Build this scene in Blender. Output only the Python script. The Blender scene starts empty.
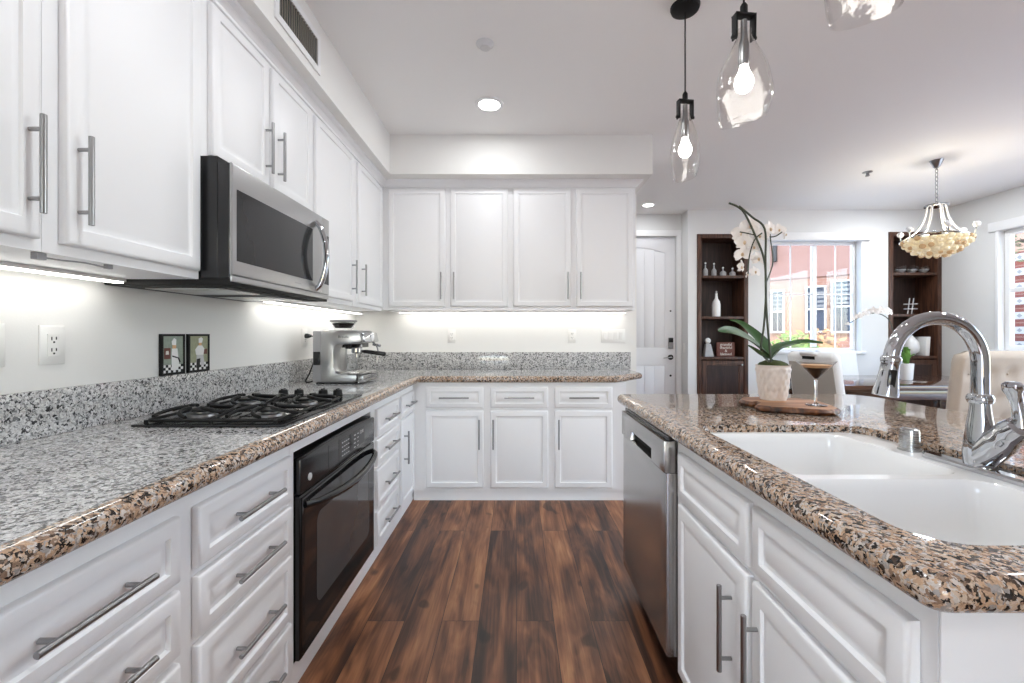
import bpy, bmesh, math, random
from mathutils import Vector, Matrix
random.seed(7)
SC = bpy.context.scene
COL = SC.collection
PI = math.pi
# ------------------------------------------------------------------ camera
F, CX, CY, H = 436.0, 516.5, 334.5, 1.215      # focal length and vanishing point in the 1024x683 frame, eye height
cam = bpy.data.cameras.new('camera'); camo = bpy.data.objects.new('camera', cam); COL.objects.link(camo)
camo.location = (0, 0, H); camo.rotation_euler = (PI/2, 0, 0)
cam.sensor_width = 36; cam.lens = F/1024*36
cam.shift_x = -(CX-512)/1024; cam.shift_y = -(341.5-CY)/1024
cam.clip_start = 0.02; SC.camera = camo
# ------------------------------------------------------------------ view, sky, sun, added fill lights
SC.view_settings.view_transform = 'Standard'; SC.view_settings.look = 'None'
SC.view_settings.gamma = 1; SC.view_settings.use_curve_mapping = False
SC.view_settings.exposure = 0.94
SC.cycles.max_bounces = 10; SC.cycles.diffuse_bounces = 6; SC.cycles.glossy_bounces = 4
SC.cycles.transparent_max_bounces = 24
SC.cycles.sample_clamp_indirect = 4
w = bpy.data.worlds.new('sky'); SC.world = w; w.use_nodes = True
wn = w.node_tree.nodes; wl = w.node_tree.links
sky = wn.new('ShaderNodeTexSky'); sky.sky_type = 'NISHITA'; sky.sun_disc = False
sky.sun_elevation = math.radians(50); sky.sun_rotation = math.radians(200)
wl.new(sky.outputs[0], wn['Background'].inputs[0]); wn['Background'].inputs[1].default_value = 0.72
def lamp(name, kind, loc, power, color=(1,1,1), size=.2, size_y=None, rot=(0,0,0), spread=PI, parent=None):
    l = bpy.data.lights.new(name, kind); l.energy = power; l.color = color
    if kind == 'AREA':
        l.shape = 'RECTANGLE' if size_y else 'DISK'; l.size = size
        if size_y: l.size_y = size_y
        l.spread = spread
    elif kind == 'POINT': l.shadow_soft_size = size
    o = bpy.data.objects.new(name, l); COL.objects.link(o); o.location = loc; o.rotation_euler = rot
    if parent is not None: o.parent = parent
    return o
sun = lamp('sun', 'SUN', (0, 0, 8), 3.0, (1, .95, .88), rot=(math.radians(48), 0, math.radians(-20)))
sun.data.angle = 0.01
WARM = (.93, .97, 1)
FILL_W = 8.4
for x, y, k in ((-.18, 1.0, .62), (-.18, -.9, .5), (-.18, 1.95, .25), (2.6, 1.0, 1), (2.9, 1.9, 1.3), (1.5, 4.3, .6), (4.3, 2.6, 1.6), (4.3, 4.6, .8), (4.2, .9, 1)):
    lamp('added_ceiling_fill', 'AREA', (x, y, 2.735), FILL_W*k, WARM, size=.16)  # fills added to brighten the room; no fixtures stand at these spots

# ------------------------------------------------------------------ materials
def mat(name, col, rough=.5, metal=0, bump=0, bscale=60, var=0, vscale=8, spec=.5, coat=0, emit=None, estr=0):
    m = bpy.data.materials.new(name); m.use_nodes = True
    N, L = m.node_tree.nodes, m.node_tree.links; b = N['Principled BSDF']
    c = tuple(col)+(1,)
    b.inputs['Base Color'].default_value = c; b.inputs['Roughness'].default_value = rough
    b.inputs['Metallic'].default_value = metal; b.inputs['Specular IOR Level'].default_value = spec
    b.inputs['Coat Weight'].default_value = coat; b.inputs['Coat Roughness'].default_value = .05
    tc = N.new('ShaderNodeTexCoord')
    if var:
        n = N.new('ShaderNodeTexNoise'); n.inputs['Scale'].default_value = vscale; n.inputs['Detail'].default_value = 4
        L.new(tc.outputs['Object'], n.inputs['Vector'])
        mx = N.new('ShaderNodeMix'); mx.data_type = 'RGBA'
        mx.inputs[6].default_value = tuple(max(0, k*(1-var)) for k in col)+(1,)
        mx.inputs[7].default_value = tuple(min(1, k*(1+var)) for k in col)+(1,)
        L.new(n.outputs[0], mx.inputs[0]); L.new(mx.outputs[2], b.inputs['Base Color'])
    if bump:
        n = N.new('ShaderNodeTexNoise'); n.inputs['Scale'].default_value = bscale; n.inputs['Detail'].default_value = 3
        L.new(tc.outputs['Object'], n.inputs['Vector'])
        bp = N.new('ShaderNodeBump'); bp.inputs['Strength'].default_value = bump; bp.inputs['Distance'].default_value = .002
        L.new(n.outputs[0], bp.inputs['Height']); L.new(bp.outputs[0], b.inputs['Normal'])
    if emit:
        b.inputs['Emission Color'].default_value = tuple(emit)+(1,); b.inputs['Emission Strength'].default_value = estr
    return m
def ramp(N, stops, mode='LINEAR'):
    r = N.new('ShaderNodeValToRGB'); r.color_ramp.interpolation = mode
    e = r.color_ramp.elements
    while len(e) < len(stops): e.new(.5)
    for k, (p, c) in enumerate(stops): e[k].position = p; e[k].color = tuple(c)+(1,)
    return r
def mapped(N, L, scale, kind='Object', rot=(0,0,0)):
    tc = N.new('ShaderNodeTexCoord'); mp = N.new('ShaderNodeMapping')
    mp.inputs['Scale'].default_value = scale; mp.inputs['Rotation'].default_value = rot
    L.new(tc.outputs[kind], mp.inputs['Vector']); return mp
def mixc(N, L, fac, a, b, mode='MIX'):
    mx = N.new('ShaderNodeMix'); mx.data_type = 'RGBA'; mx.blend_type = mode
    for k, v in ((0, fac), (6, a), (7, b)):
        if hasattr(v, 'links'): L.new(v, mx.inputs[k])
        elif k == 0: mx.inputs[0].default_value = v
        else: mx.inputs[k].default_value = tuple(v)+(1,)
    return mx.outputs[2]
def granite(name, stops, scale=150, rough=.12, fleck=.55):
    m = mat(name, (.5,.5,.5), rough, spec=.5); N, L = m.node_tree.nodes, m.node_tree.links; b = N['Principled BSDF']
    mp = mapped(N, L, (1,1,1))
    nz = N.new('ShaderNodeTexNoise'); nz.inputs['Scale'].default_value = 90; nz.inputs['Detail'].default_value = 3
    L.new(mp.outputs[0], nz.inputs['Vector'])
    dv = N.new('ShaderNodeMix'); dv.data_type = 'RGBA'; dv.blend_type = 'LINEAR_LIGHT'; dv.inputs[0].default_value = .012
    L.new(mp.outputs[0], dv.inputs[6]); L.new(nz.outputs[1], dv.inputs[7])
    v = N.new('ShaderNodeTexVoronoi'); v.inputs['Scale'].default_value = scale
    L.new(dv.outputs[2], v.inputs['Vector'])
    sep = N.new('ShaderNodeSeparateColor'); L.new(v.outputs['Color'], sep.inputs[0])
    big = N.new('ShaderNodeTexNoise'); big.inputs['Scale'].default_value = 28; big.inputs['Detail'].default_value = 2
    L.new(mp.outputs[0], big.inputs['Vector'])
    ad = N.new('ShaderNodeMath'); ad.operation = 'MULTIPLY_ADD'; ad.inputs[1].default_value = .5; ad.inputs[2].default_value = -.25
    L.new(big.outputs[0], ad.inputs[0])
    su = N.new('ShaderNodeMath'); L.new(sep.outputs[0], su.inputs[0]); L.new(ad.outputs[0], su.inputs[1])
    r = ramp(N, stops, 'CONSTANT'); L.new(su.outputs[0], r.inputs[0])
    v2 = N.new('ShaderNodeTexVoronoi'); v2.inputs['Scale'].default_value = scale*2.3; L.new(dv.outputs[2], v2.inputs['Vector'])
    s2 = N.new('ShaderNodeSeparateColor'); L.new(v2.outputs['Color'], s2.inputs[0])
    r2 = ramp(N, [(0,(.45,.42,.40)),(.5,(.9,.88,.86)),(1,(1.0,1.0,1.0))]); L.new(s2.outputs[1], r2.inputs[0])
    L.new(mixc(N, L, fleck, r.outputs[0], r2.outputs[0], 'MULTIPLY'), b.inputs['Base Color'])
    return m
M = {}
M['white'] = mat('white_cabinet_paint', (.86,.86,.865), .42, bump=.03, bscale=300)
M['wall'] = mat('warm_white_wall_paint', (.83,.82,.79), .7, bump=.15, bscale=160)
M['greywall'] = mat('pale_grey_wall_paint', (.74,.74,.73), .7, bump=.15, bscale=160)
M['ceil'] = mat('ceiling_paint', (.925,.92,.905), .8, bump=.15, bscale=120)
M['trim'] = mat('white_trim_paint', (.85,.85,.85), .4, bump=.02)
M['door'] = mat('white_door_paint', (.80,.80,.82), .4, bump=.02)
M['nickel'] = mat('brushed_nickel', (.35,.35,.35), .28, 1, bump=.05, bscale=400)
M['chrome'] = mat('chrome', (.52,.53,.55), .05, 1, var=.03)
M['black'] = mat('black_enamel', (.012,.012,.013), .18, bump=.02, spec=.5)
M['blackmat'] = mat('black_iron', (.007,.007,.007), .5, bump=.2, bscale=300, spec=.25)
M['ovenglass'] = mat('black_oven_glass', (.006,.006,.007), .05, spec=.45, var=.1)
M['greyglass'] = mat('dark_grey_glass', (.022,.022,.023), .1, spec=.35, var=.1)
M['winreflect'] = mat('reflection_grey_window', (.075,.075,.077), .06, spec=.5, var=.1)  # lighter grey stands in for the white island reflected in the glass
M['porcelain'] = mat('white_porcelain', (.88,.88,.87), .12, var=.01, coat=.3)
M['plastic'] = mat('white_plastic', (.84,.83,.80), .35, var=.01)
M['dark'] = mat('dark_recess', (.01,.01,.01), .7, var=.2)
M['grey'] = mat('grey_plastic', (.30,.30,.31), .45, var=.05)
M['lightgrey'] = mat('light_grey_mark', (.55,.55,.56), .5, var=.05)
M['red'] = mat('red_brown_plaque', (.16,.055,.04), .6, var=.3, vscale=30)
M['cream'] = mat('cream_letter_paint', (.75,.70,.64), .6, var=.05)
M['soil'] = mat('potting_moss', (.06,.075,.02), .9, bump=1, bscale=90, var=.6, vscale=60)
M['leaf'] = mat('orchid_leaf', (.030,.085,.020), .42, var=.35, vscale=14)
M['stem'] = mat('orchid_stem', (.035,.045,.022), .5, var=.3, vscale=30)
M['petal'] = mat('white_petal', (.86,.81,.77), .55, var=.05, vscale=25)
M['lip'] = mat('yellow_pink_lip', (.62,.46,.30), .5, var=.4, vscale=60)
M['pot'] = mat('ivory_ceramic', (.80,.72,.66), .35, var=.03)
M['coffee'] = mat('dark_coffee', (.008,.004,.003), .35, var=.2, spec=.15)
M['foam'] = mat('coffee_foam', (.70,.42,.22), .6, var=.2, vscale=80)
M['beige'] = mat('beige_linen', (.50,.425,.35), .85, bump=.4, bscale=500, var=.08, vscale=200)
M['taupe'] = mat('taupe_fabric', (.36,.33,.29), .8, bump=.3, bscale=400, var=.05, vscale=100)
M['leather'] = mat('white_leather', (.80,.80,.79), .45, bump=.1, bscale=200)
M['bush'] = mat('bright_green_leaf', (.12,.22,.03), .6, var=.6, vscale=7)
M['bush2'] = mat('orange_green_leaf', (.30,.17,.07), .6, var=.6, vscale=7)
M['tree'] = mat('olive_leaf', (.07,.09,.03), .6, var=.5, vscale=9)
M['bark'] = mat('bark', (.05,.03,.02), .9, bump=.6, bscale=40, var=.4)
M['peach'] = mat('peach_stucco', (.42,.25,.175), .9, bump=.3, bscale=60, var=.05)
M['stucco'] = mat('pink_stucco', (.155,.088,.072), .9, bump=.3, bscale=60, var=.06, vscale=2)
M['ground'] = mat('paving', (.68,.65,.61), .9, bump=.2, var=.2, vscale=3)
M['bluegrey'] = mat('blue_grey_glass', (.03,.036,.05), .5, spec=.15, var=.2, vscale=2)
M['winframe'] = mat('outdoor_window_paint', (.27,.27,.27), .6, var=.02)
M['blind'] = mat('grey_blind', (.10,.10,.10), .6, var=.1)
M['stone'] = mat('grey_stone', (.42,.42,.43), .7, var=.15, vscale=20)
M['bulb'] = mat('glowing_bulb', (1,.95,.88), .4, emit=(1,.96,.90), estr=12, var=.01)
M['lens'] = mat('lit_lamp_lens', (1,1,1), .4, emit=(1,.97,.92), estr=9, var=.01)
M['led'] = mat('led_strip', (1,1,1), .4, emit=(1,.98,.94), estr=6.5, var=.01)
M['crystal'] = mat('amber_crystal', (.78,.65,.46), .12, var=.45, vscale=45, emit=(1,.78,.5), estr=.14)
def brushed(name, col, rough, scale):
    m = mat(name, col, rough, 1); N, L = m.node_tree.nodes, m.node_tree.links; b = N['Principled BSDF']
    mp = mapped(N, L, scale); n = N.new('ShaderNodeTexNoise'); n.inputs['Scale'].default_value = 1; n.inputs['Detail'].default_value = 3
    L.new(mp.outputs[0], n.inputs['Vector'])
    r = N.new('ShaderNodeMapRange'); r.inputs['To Min'].default_value = rough-.06; r.inputs['To Max'].default_value = rough+.08
    L.new(n.outputs[0], r.inputs[0]); L.new(r.outputs[0], b.inputs['Roughness'])
    return m
M['steel'] = brushed('brushed_stainless', (.46,.46,.46), .26, (3, 3, 500))
M['steelh'] = brushed('stainless_satin', (.44,.44,.44), .3, (500, 3, 3))
M['dwsteel'] = brushed('dishwasher_stainless', (.46,.45,.44), .2, (400, 400, 3))
W_, G1, G2, G3, K_ = (.74,.74,.735), (.60,.60,.60), (.40,.40,.40), (.20,.20,.205), (.045,.045,.048)
M['granite'] = granite('grey_and_glare_granite', [(0,K_),(.15,G3),(.26,G2),(.38,G1),(.52,W_),(.64,G1),(.74,W_),(.86,(.55,.53,.51)),(.95,G2)], 170, .07)  # grey splash stone; on the worktop the grey is painted glare
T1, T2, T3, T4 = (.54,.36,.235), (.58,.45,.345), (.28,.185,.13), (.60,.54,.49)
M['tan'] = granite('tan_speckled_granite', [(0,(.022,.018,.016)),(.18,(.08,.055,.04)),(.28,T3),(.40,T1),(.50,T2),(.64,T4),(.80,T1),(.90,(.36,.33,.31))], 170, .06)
def wood(name, dark, mid, light, axis, rough=.35, fine=40, coat=0):
    m = mat(name, mid, rough, coat=coat); N, L = m.node_tree.nodes, m.node_tree.links; b = N['Principled BSDF']
    s = [fine, fine, fine]; s[axis] = fine/12
    mp = mapped(N, L, s); n = N.new('ShaderNodeTexNoise'); n.inputs['Scale'].default_value = 1
    n.inputs['Detail'].default_value = 5; n.inputs['Distortion'].default_value = .6
    L.new(mp.outputs[0], n.inputs['Vector'])
    r = ramp(N, [(.3, dark), (.5, mid), (.72, light)]); L.new(n.outputs[0], r.inputs[0]); L.new(r.outputs[0], b.inputs['Base Color'])
    return m
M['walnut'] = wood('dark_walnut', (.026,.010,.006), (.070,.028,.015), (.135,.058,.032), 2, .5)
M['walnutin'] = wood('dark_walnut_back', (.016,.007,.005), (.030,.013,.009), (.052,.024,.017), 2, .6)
M['tablewood'] = wood('dark_table_wood', (.03,.016,.011), (.075,.036,.022), (.14,.07,.042), 0, .12, coat=.4)
M['slab'] = wood('live_edge_slab', (.09,.032,.012), (.32,.135,.05), (.52,.29,.14), 0, .4, 26)
M['slabedge'] = wood('live_edge_bark', (.012,.006,.004), (.13,.045,.016), (.36,.16,.06), 2, .45, 34)
def thin_glass(name, tint, edge=.55, rough=.02, base=.018):
    m = bpy.data.materials.new(name); m.use_nodes = True; N, L = m.node_tree.nodes, m.node_tree.links
    N.remove(N['Principled BSDF']); out = N['Material Output']
    t = N.new('ShaderNodeBsdfTransparent'); t.inputs[0].default_value = tuple(tint)+(1,)
    g = N.new('ShaderNodeBsdfGlossy'); g.inputs['Roughness'].default_value = rough
    lw = N.new('ShaderNodeLayerWeight'); lw.inputs[0].default_value = .35
    r = ramp(N, [(0, (base,)*3), (.42, (base*4,)*3), (.72, (edge*.5,)*3), (1, (edge,)*3)]); L.new(lw.outputs['Facing'], r.inputs[0])
    mx = N.new('ShaderNodeMixShader'); L.new(r.outputs[0], mx.inputs[0]); L.new(t.outputs[0], mx.inputs[1]); L.new(g.outputs[0], mx.inputs[2])
    L.new(mx.outputs[0], out.inputs[0]); return m
M['glass'] = thin_glass('clear_glass', (.97,.97,.97), .8)
M['pane'] = thin_glass('window_glass', (.97,.98,.98), .25)
M['crystalglass'] = mat('solid_crystal_glass', (1,1,1), .02); M['crystalglass'].node_tree.nodes['Principled BSDF'].inputs['Transmission Weight'].default_value = 1
M['bubble'] = thin_glass('seeded_glass', (.97,.965,.96), .9, base=.010)
def seeded(m):
    N, L = m.node_tree.nodes, m.node_tree.links; g = N['Glossy BSDF']; mx = N['Mix Shader']
    mp = mapped(N, L, (1,1,1)); n = N.new('ShaderNodeTexNoise'); n.inputs['Scale'].default_value = 38; n.inputs['Detail'].default_value = 2
    L.new(mp.outputs[0], n.inputs['Vector']); bp = N.new('ShaderNodeBump'); bp.inputs['Strength'].default_value = .2; bp.inputs['Distance'].default_value = .01
    L.new(n.outputs[0], bp.inputs['Height']); L.new(bp.outputs[0], g.inputs['Normal']); L.new(bp.outputs[0], N['Layer Weight'].inputs['Normal'])
    d = N.new('ShaderNodeBsdfTranslucent'); d.inputs[0].default_value = (.95,.95,.95,1); a = N.new('ShaderNodeMixShader'); a.inputs[0].default_value = .02
    L.new(g.outputs[0], a.inputs[1]); L.new(d.outputs[0], a.inputs[2]); L.new(a.outputs[0], mx.inputs[2])
seeded(M['bubble'])
def floor_mat():
    m = mat('wood_plank_floor', (.2,.1,.05), .3, spec=.4); N, L = m.node_tree.nodes, m.node_tree.links; b = N['Principled BSDF']
    mp = mapped(N, L, (1,1,1), rot=(0,0,PI/2))
    br = N.new('ShaderNodeTexBrick'); br.offset = .37; br.offset_frequency = 2
    for k, v in (('Color1',(0,0,0,1)),('Color2',(1,1,1,1)),('Mortar',(0,0,0,1)),('Scale',1),('Mortar Size',.0012),('Mortar Smooth',.1),('Brick Width',1.35),('Row Height',.158)):
        br.inputs[k].default_value = v
    L.new(mp.outputs[0], br.inputs['Vector'])
    tc = mapped(N, L, (1,1,1))
    sep = N.new('ShaderNodeSeparateXYZ'); L.new(tc.outputs[0], sep.inputs[0])
    def vec(sx, sy, off):
        c = N.new('ShaderNodeCombineXYZ')
        for k, s in ((0, sx), (1, sy)):
            mm = N.new('ShaderNodeMath'); mm.operation = 'MULTIPLY'; mm.inputs[1].default_value = s
            L.new(sep.outputs[k], mm.inputs[0]); L.new(mm.outputs[0], c.inputs[k])
        mm = N.new('ShaderNodeMath'); mm.operation = 'MULTIPLY'; mm.inputs[1].default_value = off
        L.new(br.outputs['Color'], mm.inputs[0]); L.new(mm.outputs[0], c.inputs[2]); return c
    def noise(sx, sy, off, det, dist):
        n = N.new('ShaderNodeTexNoise'); n.inputs['Scale'].default_value = 1; n.inputs['Detail'].default_value = det
        n.inputs['Distortion'].default_value = dist; L.new(vec(sx, sy, off).outputs[0], n.inputs['Vector']); return n
    coarse = noise(9, 1.6, 23, 3, 1.2); fine = noise(70, 3.2, 41, 5, .8); knot = noise(11, 5.5, 67, 1, 0)
    s1 = N.new('ShaderNodeMath'); s1.operation = 'MULTIPLY_ADD'; s1.inputs[1].default_value = .38
    L.new(fine.outputs[0], s1.inputs[0])
    s0 = N.new('ShaderNodeMath'); s0.operation = 'MULTIPLY_ADD'; s0.inputs[1].default_value = .98; L.new(coarse.outputs[0], s0.inputs[0])
    s00 = N.new('ShaderNodeMath'); s00.operation = 'MULTIPLY_ADD'; s00.inputs[1].default_value = .20; s00.inputs[2].default_value = -.29
    L.new(br.outputs['Color'], s00.inputs[0]); L.new(s00.outputs[0], s0.inputs[2]); L.new(s0.outputs[0], s1.inputs[2])
    r = ramp(N, [(.26,(.030,.012,.007)),(.38,(.078,.030,.015)),(.50,(.160,.062,.028)),(.64,(.29,.120,.052)),(.80,(.45,.22,.10))])
    L.new(s1.outputs[0], r.inputs[0])
    kr = ramp(N, [(.0,(.12,.12,.12)),(.27,(.25,.25,.25)),(.33,(1,1,1))]); L.new(knot.outputs[0], kr.inputs[0])
    c1 = mixc(N, L, .8, r.outputs[0], kr.outputs[0], 'MULTIPLY')
    c2 = mixc(N, L, br.outputs['Fac'], c1, (.012,.007,.005)); L.new(c2, b.inputs['Base Color'])
    rr = N.new('ShaderNodeMapRange'); rr.inputs['To Min'].default_value = .42; rr.inputs['To Max'].default_value = .26
    L.new(fine.outputs[0], rr.inputs[0]); L.new(rr.outputs[0], b.inputs['Roughness'])
    bp = N.new('ShaderNodeBump'); bp.inputs['Strength'].default_value = .25; bp.inputs['Distance'].default_value = .002
    L.new(s1.outputs[0], bp.inputs['Height']); L.new(bp.outputs[0], b.inputs['Normal'])
    return m
M['floor'] = floor_mat()
def brick_mat(name, c1, c2, mortar, bw, rh, rot):
    m = mat(name, c1, .9); N, L = m.node_tree.nodes, m.node_tree.links
    mp = mapped(N, L, (1,1,1), rot=rot); br = N.new('ShaderNodeTexBrick'); L.new(mp.outputs[0], br.inputs['Vector'])
    for k, v in (('Color1',c1+(1,)),('Color2',c2+(1,)),('Mortar',mortar+(1,)),('Scale',1),('Mortar Size',.008),('Brick Width',bw),('Row Height',rh)):
        br.inputs[k].default_value = v
    L.new(br.outputs[0], N['Principled BSDF'].inputs['Base Color']); return m
M['brick'] = brick_mat('pink_brick', (.185,.088,.058), (.15,.068,.046), (.20,.125,.095), .22, .075, (PI/2, 0, 0))
M['redbrick'] = brick_mat('red_brick', (.20,.04,.022), (.15,.03,.02), (.24,.12,.09), .10, .06, (PI/2, 0, PI/2))
M['tile'] = mat('white_tile', (.42,.40,.38), .5, var=.05)
M['tiledot'] = mat('grey_tile_diamond', (.2,.19,.19), .5, var=.05)

# ------------------------------------------------------------------ mesh helpers
class MB:
    def __init__(s): s.v = []; s.f = []
    def add(s, vs, fs):
        o = len(s.v); s.v += [tuple(p) for p in vs]; s.f += [tuple(i+o for i in f) for f in fs]; return s
    def box(s, x0, x1, y0, y1, z0, z1):
        vs = [(x,y,z) for z in (z0,z1) for y in (y0,y1) for x in (x0,x1)]
        return s.add(vs, [(0,2,3,1),(4,5,7,6),(0,1,5,4),(2,6,7,3),(0,4,6,2),(1,3,7,5)])
    def boxP(s, P, u0, u1, v0, v1, n0, n1):
        vs = [P(u,v,n) for n in (n0,n1) for v in (v0,v1) for u in (u0,u1)]
        return s.add(vs, [(0,2,3,1),(4,5,7,6),(0,1,5,4),(2,6,7,3),(0,4,6,2),(1,3,7,5)])
    def loops(s, rings, cap0=True, cap1=True, wrap=True):
        n = len(rings[0]); vs = [p for r in rings for p in r]; fs = []
        for a in range(len(rings)-1):
            for k in range(n if wrap else n-1):
                k2 = (k+1) % n; fs.append((a*n+k, a*n+k2, (a+1)*n+k2, (a+1)*n+k))
        if cap0: fs.append(tuple(range(n-1, -1, -1)))
        if cap1: fs.append(tuple((len(rings)-1)*n+k for k in range(n)))
        return s.add(vs, fs)
    def panel(s, P, u0, u1, v0, v1, prof):
        return s.loops([[P(u0+i,v0+i,n), P(u1-i,v0+i,n), P(u1-i,v1-i,n), P(u0+i,v1-i,n)] for i, n in prof])
    def prism(s, poly, P, n0, n1):
        return s.loops([[P(u,v,n0) for u,v in poly], [P(u,v,n1) for u,v in poly]])
    def tube(s, pts, r, n=10, closed=False, sx=1.0):
        pts = [Vector(p) for p in pts]; m = len(pts); rs = r if isinstance(r, (list, tuple)) else [r]*m
        rings = []; prev = None
        for k in range(m):
            a = pts[k-1] if (k > 0 or closed) else pts[k]; b = pts[(k+1) % m] if (k < m-1 or closed) else pts[k]
            t = (b-a).normalized()
            if prev is None:
                up = Vector((0,0,1)) if abs(t.z) < .9 else Vector((0,1,0)); prev = t.cross(up).normalized()
            x = (prev - t*prev.dot(t)).normalized(); prev = x; y = t.cross(x)
            rings.append([pts[k] + x*math.cos(2*PI*j/n)*rs[k]*sx + y*math.sin(2*PI*j/n)*rs[k] for j in range(n)])
        if closed: rings.append(rings[0])
        return s.loops(rings, not closed, not closed)
    def lathe(s, prof, c, n=24, axis='z', sx=1, sy=1, Mx=None):
        rings = []
        for r, z in prof:
            ring = []
            for k in range(n):
                a = 2*PI*k/n; p = Vector((r*math.cos(a)*sx, r*math.sin(a)*sy, z))
                if axis == 'x': p = Vector((p.z, p.x, p.y))
                elif axis == '-x': p = Vector((-p.z, -p.x, p.y))
                elif axis == '-y': p = Vector((p.x, -p.z, p.y))
                if Mx is not None: p = Mx @ p
                ring.append(p + Vector(c))
            rings.append(ring)
        return s.loops(rings)
    def ball(s, c, rx, ry=None, rz=None, n=14, m=8):
        ry = ry or rx; rz = rz or rx
        rings = [[(c[0]+rx*math.sin(PI*i/m)*math.cos(2*PI*k/n), c[1]+ry*math.sin(PI*i/m)*math.sin(2*PI*k/n), c[2]-rz*math.cos(PI*i/m)) for k in range(n)] for i in range(m+1)]
        rings[0] = [(c[0]+.02*rx*math.cos(2*PI*k/n), c[1]+.02*ry*math.sin(2*PI*k/n), c[2]-rz) for k in range(n)]
        rings[-1] = [(c[0]+.02*rx*math.cos(2*PI*k/n), c[1]+.02*ry*math.sin(2*PI*k/n), c[2]+rz) for k in range(n)]
        return s.loops(rings)
    def holed(s, outer, holes, P, n0, n1):          # flat plate with holes, walls on every edge
        bm = bmesh.new(); es = []
        for lp in [outer]+holes:
            vv = [bm.verts.new((u, v, 0)) for u, v in lp]
            es += [bm.edges.new((vv[k], vv[(k+1) % len(vv)])) for k in range(len(vv))]
        bmesh.ops.triangle_fill(bm, use_beauty=True, edges=es)
        bm.verts.index_update(); pts = [(v.co.x, v.co.y) for v in bm.verts]; fs = [tuple(v.index for v in f.verts) for f in bm.faces]; bm.free()
        s.add([P(u,v,n1) for u,v in pts], fs)
        if n0 != n1:
            s.add([P(u,v,n0) for u,v in pts], [f[::-1] for f in fs])
            for lp in [outer]+holes: s.loops([[P(u,v,n0) for u,v in lp], [P(u,v,n1) for u,v in lp]], False, False)
        return s
    def build(s, name, m, parent=None, loc=(0,0,0), bevel=0, seg=2, angle=38, merge=True):
        me = bpy.data.meshes.new(name); lx = Vector(loc)
        me.from_pydata([Vector(p)-lx for p in s.v], [], s.f)
        bm = bmesh.new(); bm.from_mesh(me)
        if merge: bmesh.ops.remove_doubles(bm, verts=bm.verts, dist=1e-5)
        bmesh.ops.recalc_face_normals(bm, faces=bm.faces)
        if bevel:
            ee = [e for e in bm.edges if len(e.link_faces) == 2 and e.calc_face_angle(0) > .6]
            bmesh.ops.bevel(bm, geom=ee, offset=bevel, segments=seg, profile=.5, affect='EDGES', clamp_overlap=True)
        bm.to_mesh(me); bm.free()
        for p in me.polygons: p.use_smooth = True
        me.set_sharp_from_angle(angle=math.radians(angle))
        me.materials.append(M[m] if isinstance(m, str) else m)
        o = bpy.data.objects.new(name, me); COL.objects.link(o)
        if parent is None: o.location = loc
        else: o.parent = parent
        return o
class Thing:
    def __init__(s, name, label, cat, loc, group=None):
        o = bpy.data.objects.new(name, None); COL.objects.link(o); o.location = loc; o.empty_display_size = .05
        o['label'] = label; o['category'] = cat
        if group: o['group'] = group
        s.o = o; s.loc = loc
    def part(s, name, mb, m, parent=None, label=None, **kw):
        p = mb.build(name, m, parent or s.o, s.loc, **kw)
        if label: p['label'] = label
        return p
    def text(s, name, body, m, size, pos, rot, parent=None, extrude=.0004, align='CENTER', spacing=1):
        c = bpy.data.curves.new(name, 'FONT'); c.body = body; c.size = size; c.extrude = extrude
        c.align_x = align; c.align_y = 'CENTER'; c.space_line = spacing; c.materials.append(M[m])
        tmp = bpy.data.objects.new(name+'_curve', c); COL.objects.link(tmp); bpy.context.view_layer.update()
        me = bpy.data.meshes.new_from_object(tmp.evaluated_get(bpy.context.evaluated_depsgraph_get()))
        bpy.data.objects.remove(tmp); bpy.data.curves.remove(c)
        me.materials.clear(); me.materials.append(M[m])
        o = bpy.data.objects.new(name, me); COL.objects.link(o); o.parent = parent or s.o
        o.location = Vector(pos)-Vector(s.loc); o.rotation_euler = rot; return o
def solo(name, mb, m, label, cat, loc, group=None, **kw):
    o = mb.build(name, m, None, loc, **kw); o['label'] = label; o['category'] = cat
    if group: o['group'] = group
    return o
def struct(name, mb, m, parent=None, **kw):
    o = mb.build(name, m, parent, (0,0,0), **kw)
    if parent is None: o['kind'] = 'structure'
    return o
def px(x, y, Y): return Vector(((x-CX)*Y/F, Y, H-(y-CY)*Y/F))     # a point of the frame at depth Y
def rrect(u0, u1, v0, v1, r, n=6):
    out = []
    for cx_, cy_, a0 in ((u1-r, v0+r, -PI/2), (u1-r, v1-r, 0), (u0+r, v1-r, PI/2), (u0+r, v0+r, PI)):
        for k in range(n+1):
            a = a0+PI/2*k/n; out.append((cx_+r*math.cos(a), cy_+r*math.sin(a)))
    return out
def inset(poly, d):
    n = len(poly); out = []; area = sum(poly[k][0]*poly[(k+1)%n][1]-poly[(k+1)%n][0]*poly[k][1] for k in range(n))
    sg = 1 if area > 0 else -1
    for k in range(n):
        a, b, c = Vector(poly[k-1]), Vector(poly[k]), Vector(poly[(k+1)%n])
        e1, e2 = (b-a).normalized(), (c-b).normalized()
        n1, n2 = Vector((-e1.y, e1.x))*sg, Vector((-e2.y, e2.x))*sg
        m_ = n1+n2; q = m_.length_squared
        out.append(tuple(b + m_*(2*d/q if q > .05 else d)))
    return out
def smooth_path(pts, n=6):
    pts = [Vector(p) for p in pts]; out = []
    for k in range(len(pts)-1):
        p0, p1, p2, p3 = pts[max(k-1,0)], pts[k], pts[k+1], pts[min(k+2,len(pts)-1)]
        for j in range(n):
            t = j/n; out.append(.5*((2*p1)+(p2-p0)*t+(2*p0-5*p1+4*p2-p3)*t*t+(3*p1-p0-3*p2+p3)*t**3))
    out.append(pts[-1]); return out
PXZ = lambda y0: (lambda u, v, n: (u, y0-n, v))          # a face looking towards -Y
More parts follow.
